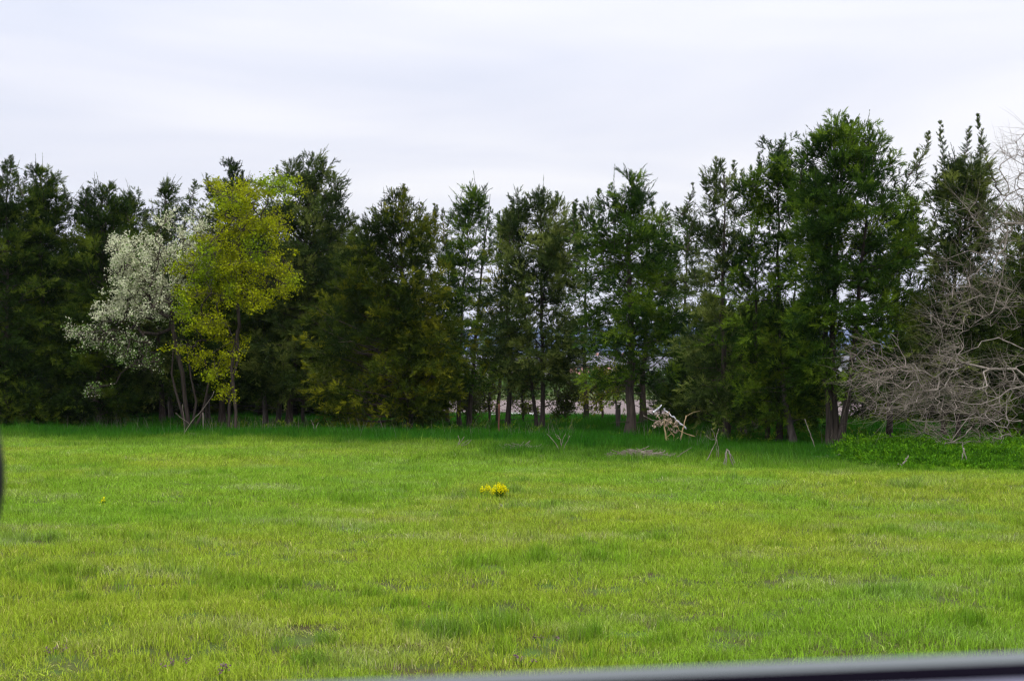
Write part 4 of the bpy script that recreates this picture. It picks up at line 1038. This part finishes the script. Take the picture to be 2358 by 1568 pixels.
mbm = bmesh.new(); bmesh.ops.create_uvsphere(mbm, u_segments=40, v_segments=24, radius=1)
for v in mbm.verts:
    v.co = Vector((math.copysign(abs(v.co.x) ** .8, v.co.x) * .115, v.co.y * .055, math.copysign(abs(v.co.z) ** .9, v.co.z) * .088))
me = bpy.data.meshes.new('side_mirror'); mbm.to_mesh(me); mbm.free(); me.materials.append(M['black_plastic'])
for p in me.polygons: p.use_smooth = True
mo = bpy.data.objects.new('side_mirror', me); C.objects.link(mo); mo.parent = dr
mo.location = (-.30 + wx(27, .93) - .120 + .05, .13, 1.217)

# ragged undergrowth between the trunks
rng = np.random.default_rng(62); n = 520
ux = rng.uniform(-26, 20, n); us = rng.uniform(48.5, 57, n); uy = us - .64 * ux
kd = vnoise(ux / 1.6, us / 1.2, 14) > .45; ux, uy, us = ux[kd], uy[kd], us[kd]; uz = height(ux, uy)
ub = MB(); hu = rng.uniform(.25, .75, len(ux)) * (.6 + .8 * vnoise(ux / 3, us / 2, 15))
for j in range(len(ux)):
    m = 9; az = rng.uniform(0, 6.28, m); D = unit(np.stack([np.cos(az), np.sin(az), rng.uniform(.7, 2.2, m)], -1))
    sprays(ub, np.array([[ux[j], uy[j], uz[j]]]).repeat(m, 0), D, hu[j] * rng.uniform(.6, 1.3, m), rng, 10, .11, .035, rng.uniform(.2, .9, m), droop=.3, flat=1.0)
tag(ub.build('undergrowth', M['cedar_green']), 'ragged low undergrowth between the trunks', kind='stuff')
# dry stems of last year along the foot of the trees
rng = np.random.default_rng(41); n = 900
n = 1700; sx = rng.uniform(-22, 18, n); ss = rng.normal(size=n) * 2.2 + 47.5; sy = ss - .64 * sx; sz = height(sx, sy)
hh = rng.uniform(.25, .75, n); u = np.linspace(0, 1, 4); ln = rng.normal(size=(n, 2)) * .22
pp = np.stack([sx[:, None] + ln[:, :1] * hh[:, None] * u ** 1.5, sy[:, None] + ln[:, 1:] * hh[:, None] * u ** 1.5, sz[:, None] + hh[:, None] * u], -1)
mb = MB(); kd = vnoise(sx / 1.3, sy / 3, 8) > .5; tubes(mb, pp[kd], .0034 * (1.2 - u)[None], 3)
tag(mb.build('dry_stems', M['dry_grey']), 'thin dry weed stems standing along the foot of the trees', kind='stuff')
# small wild flowers near the camera
def nettle(label, vx, vy, seed):
    rng = np.random.default_rng(seed); d = gq_(vx, vy); x = wx(vx, d); gz = float(height(x, d)); root = empty('wildflower', (x, d, gz)); tag(root, label, 'wildflower', 'purple wildflowers')
    st = MB(); u = np.linspace(0, 1, 4); k = 3; a = rng.normal(size=(k, 2)) * .05
    p = np.stack([a[:, :1] * (.6 + .4 * u), a[:, 1:] * (.6 + .4 * u), rng.uniform(.06, .085, (k, 1)) * u], -1); tubes(st, p, .003 * np.ones(4)[None], 4); st.build('stem', M['weeds'], root)
    fl = MB(); q = np.repeat(p[:, -1], 16, 0) + rng.normal(size=(k * 16, 3)) * np.array([.010, .010, .012]); leaves(fl, q, .016, rng, np.array([.20, .09, .17]) * rng.uniform(.7, 1.3, (len(q), 1))); fl.build('flower_head', M['yellow'], root)
nettle('purple wildflowers at the bottom edge, left of the sill end', 505, 1560, 1)
nettle('faint purple wildflowers in the thin patch at the lower left', 395, 1545, 2)
nettle('purple wildflowers in the tussocks, lower centre', 1195, 1535, 3)
nettle('purple wildflowers right beside the dark tussock above the sill end', 1255, 1490, 4)
nettle('small purple wildflowers near the left corner', 130, 1512, 5)

# ------------------------------------------------------------------ haze
hm, t = mat('haze'); ho = N(t, 'ShaderNodeOutputMaterial'); pv = N(t, 'ShaderNodeVolumePrincipled')
pv.inputs['Color'].default_value = (.72, .80, 1, 1); pv.inputs['Density'].default_value = .00006; pv.inputs['Anisotropy'].default_value = .2
t.links.new(pv.outputs[0], ho.inputs['Volume'])
mb = MB(); box(mb, (-6100, -1000, -4), (6100, 9200, 190)); tag(mb.build('haze', hm), 'thin blue air between the trees and the hills', kind='stuff')
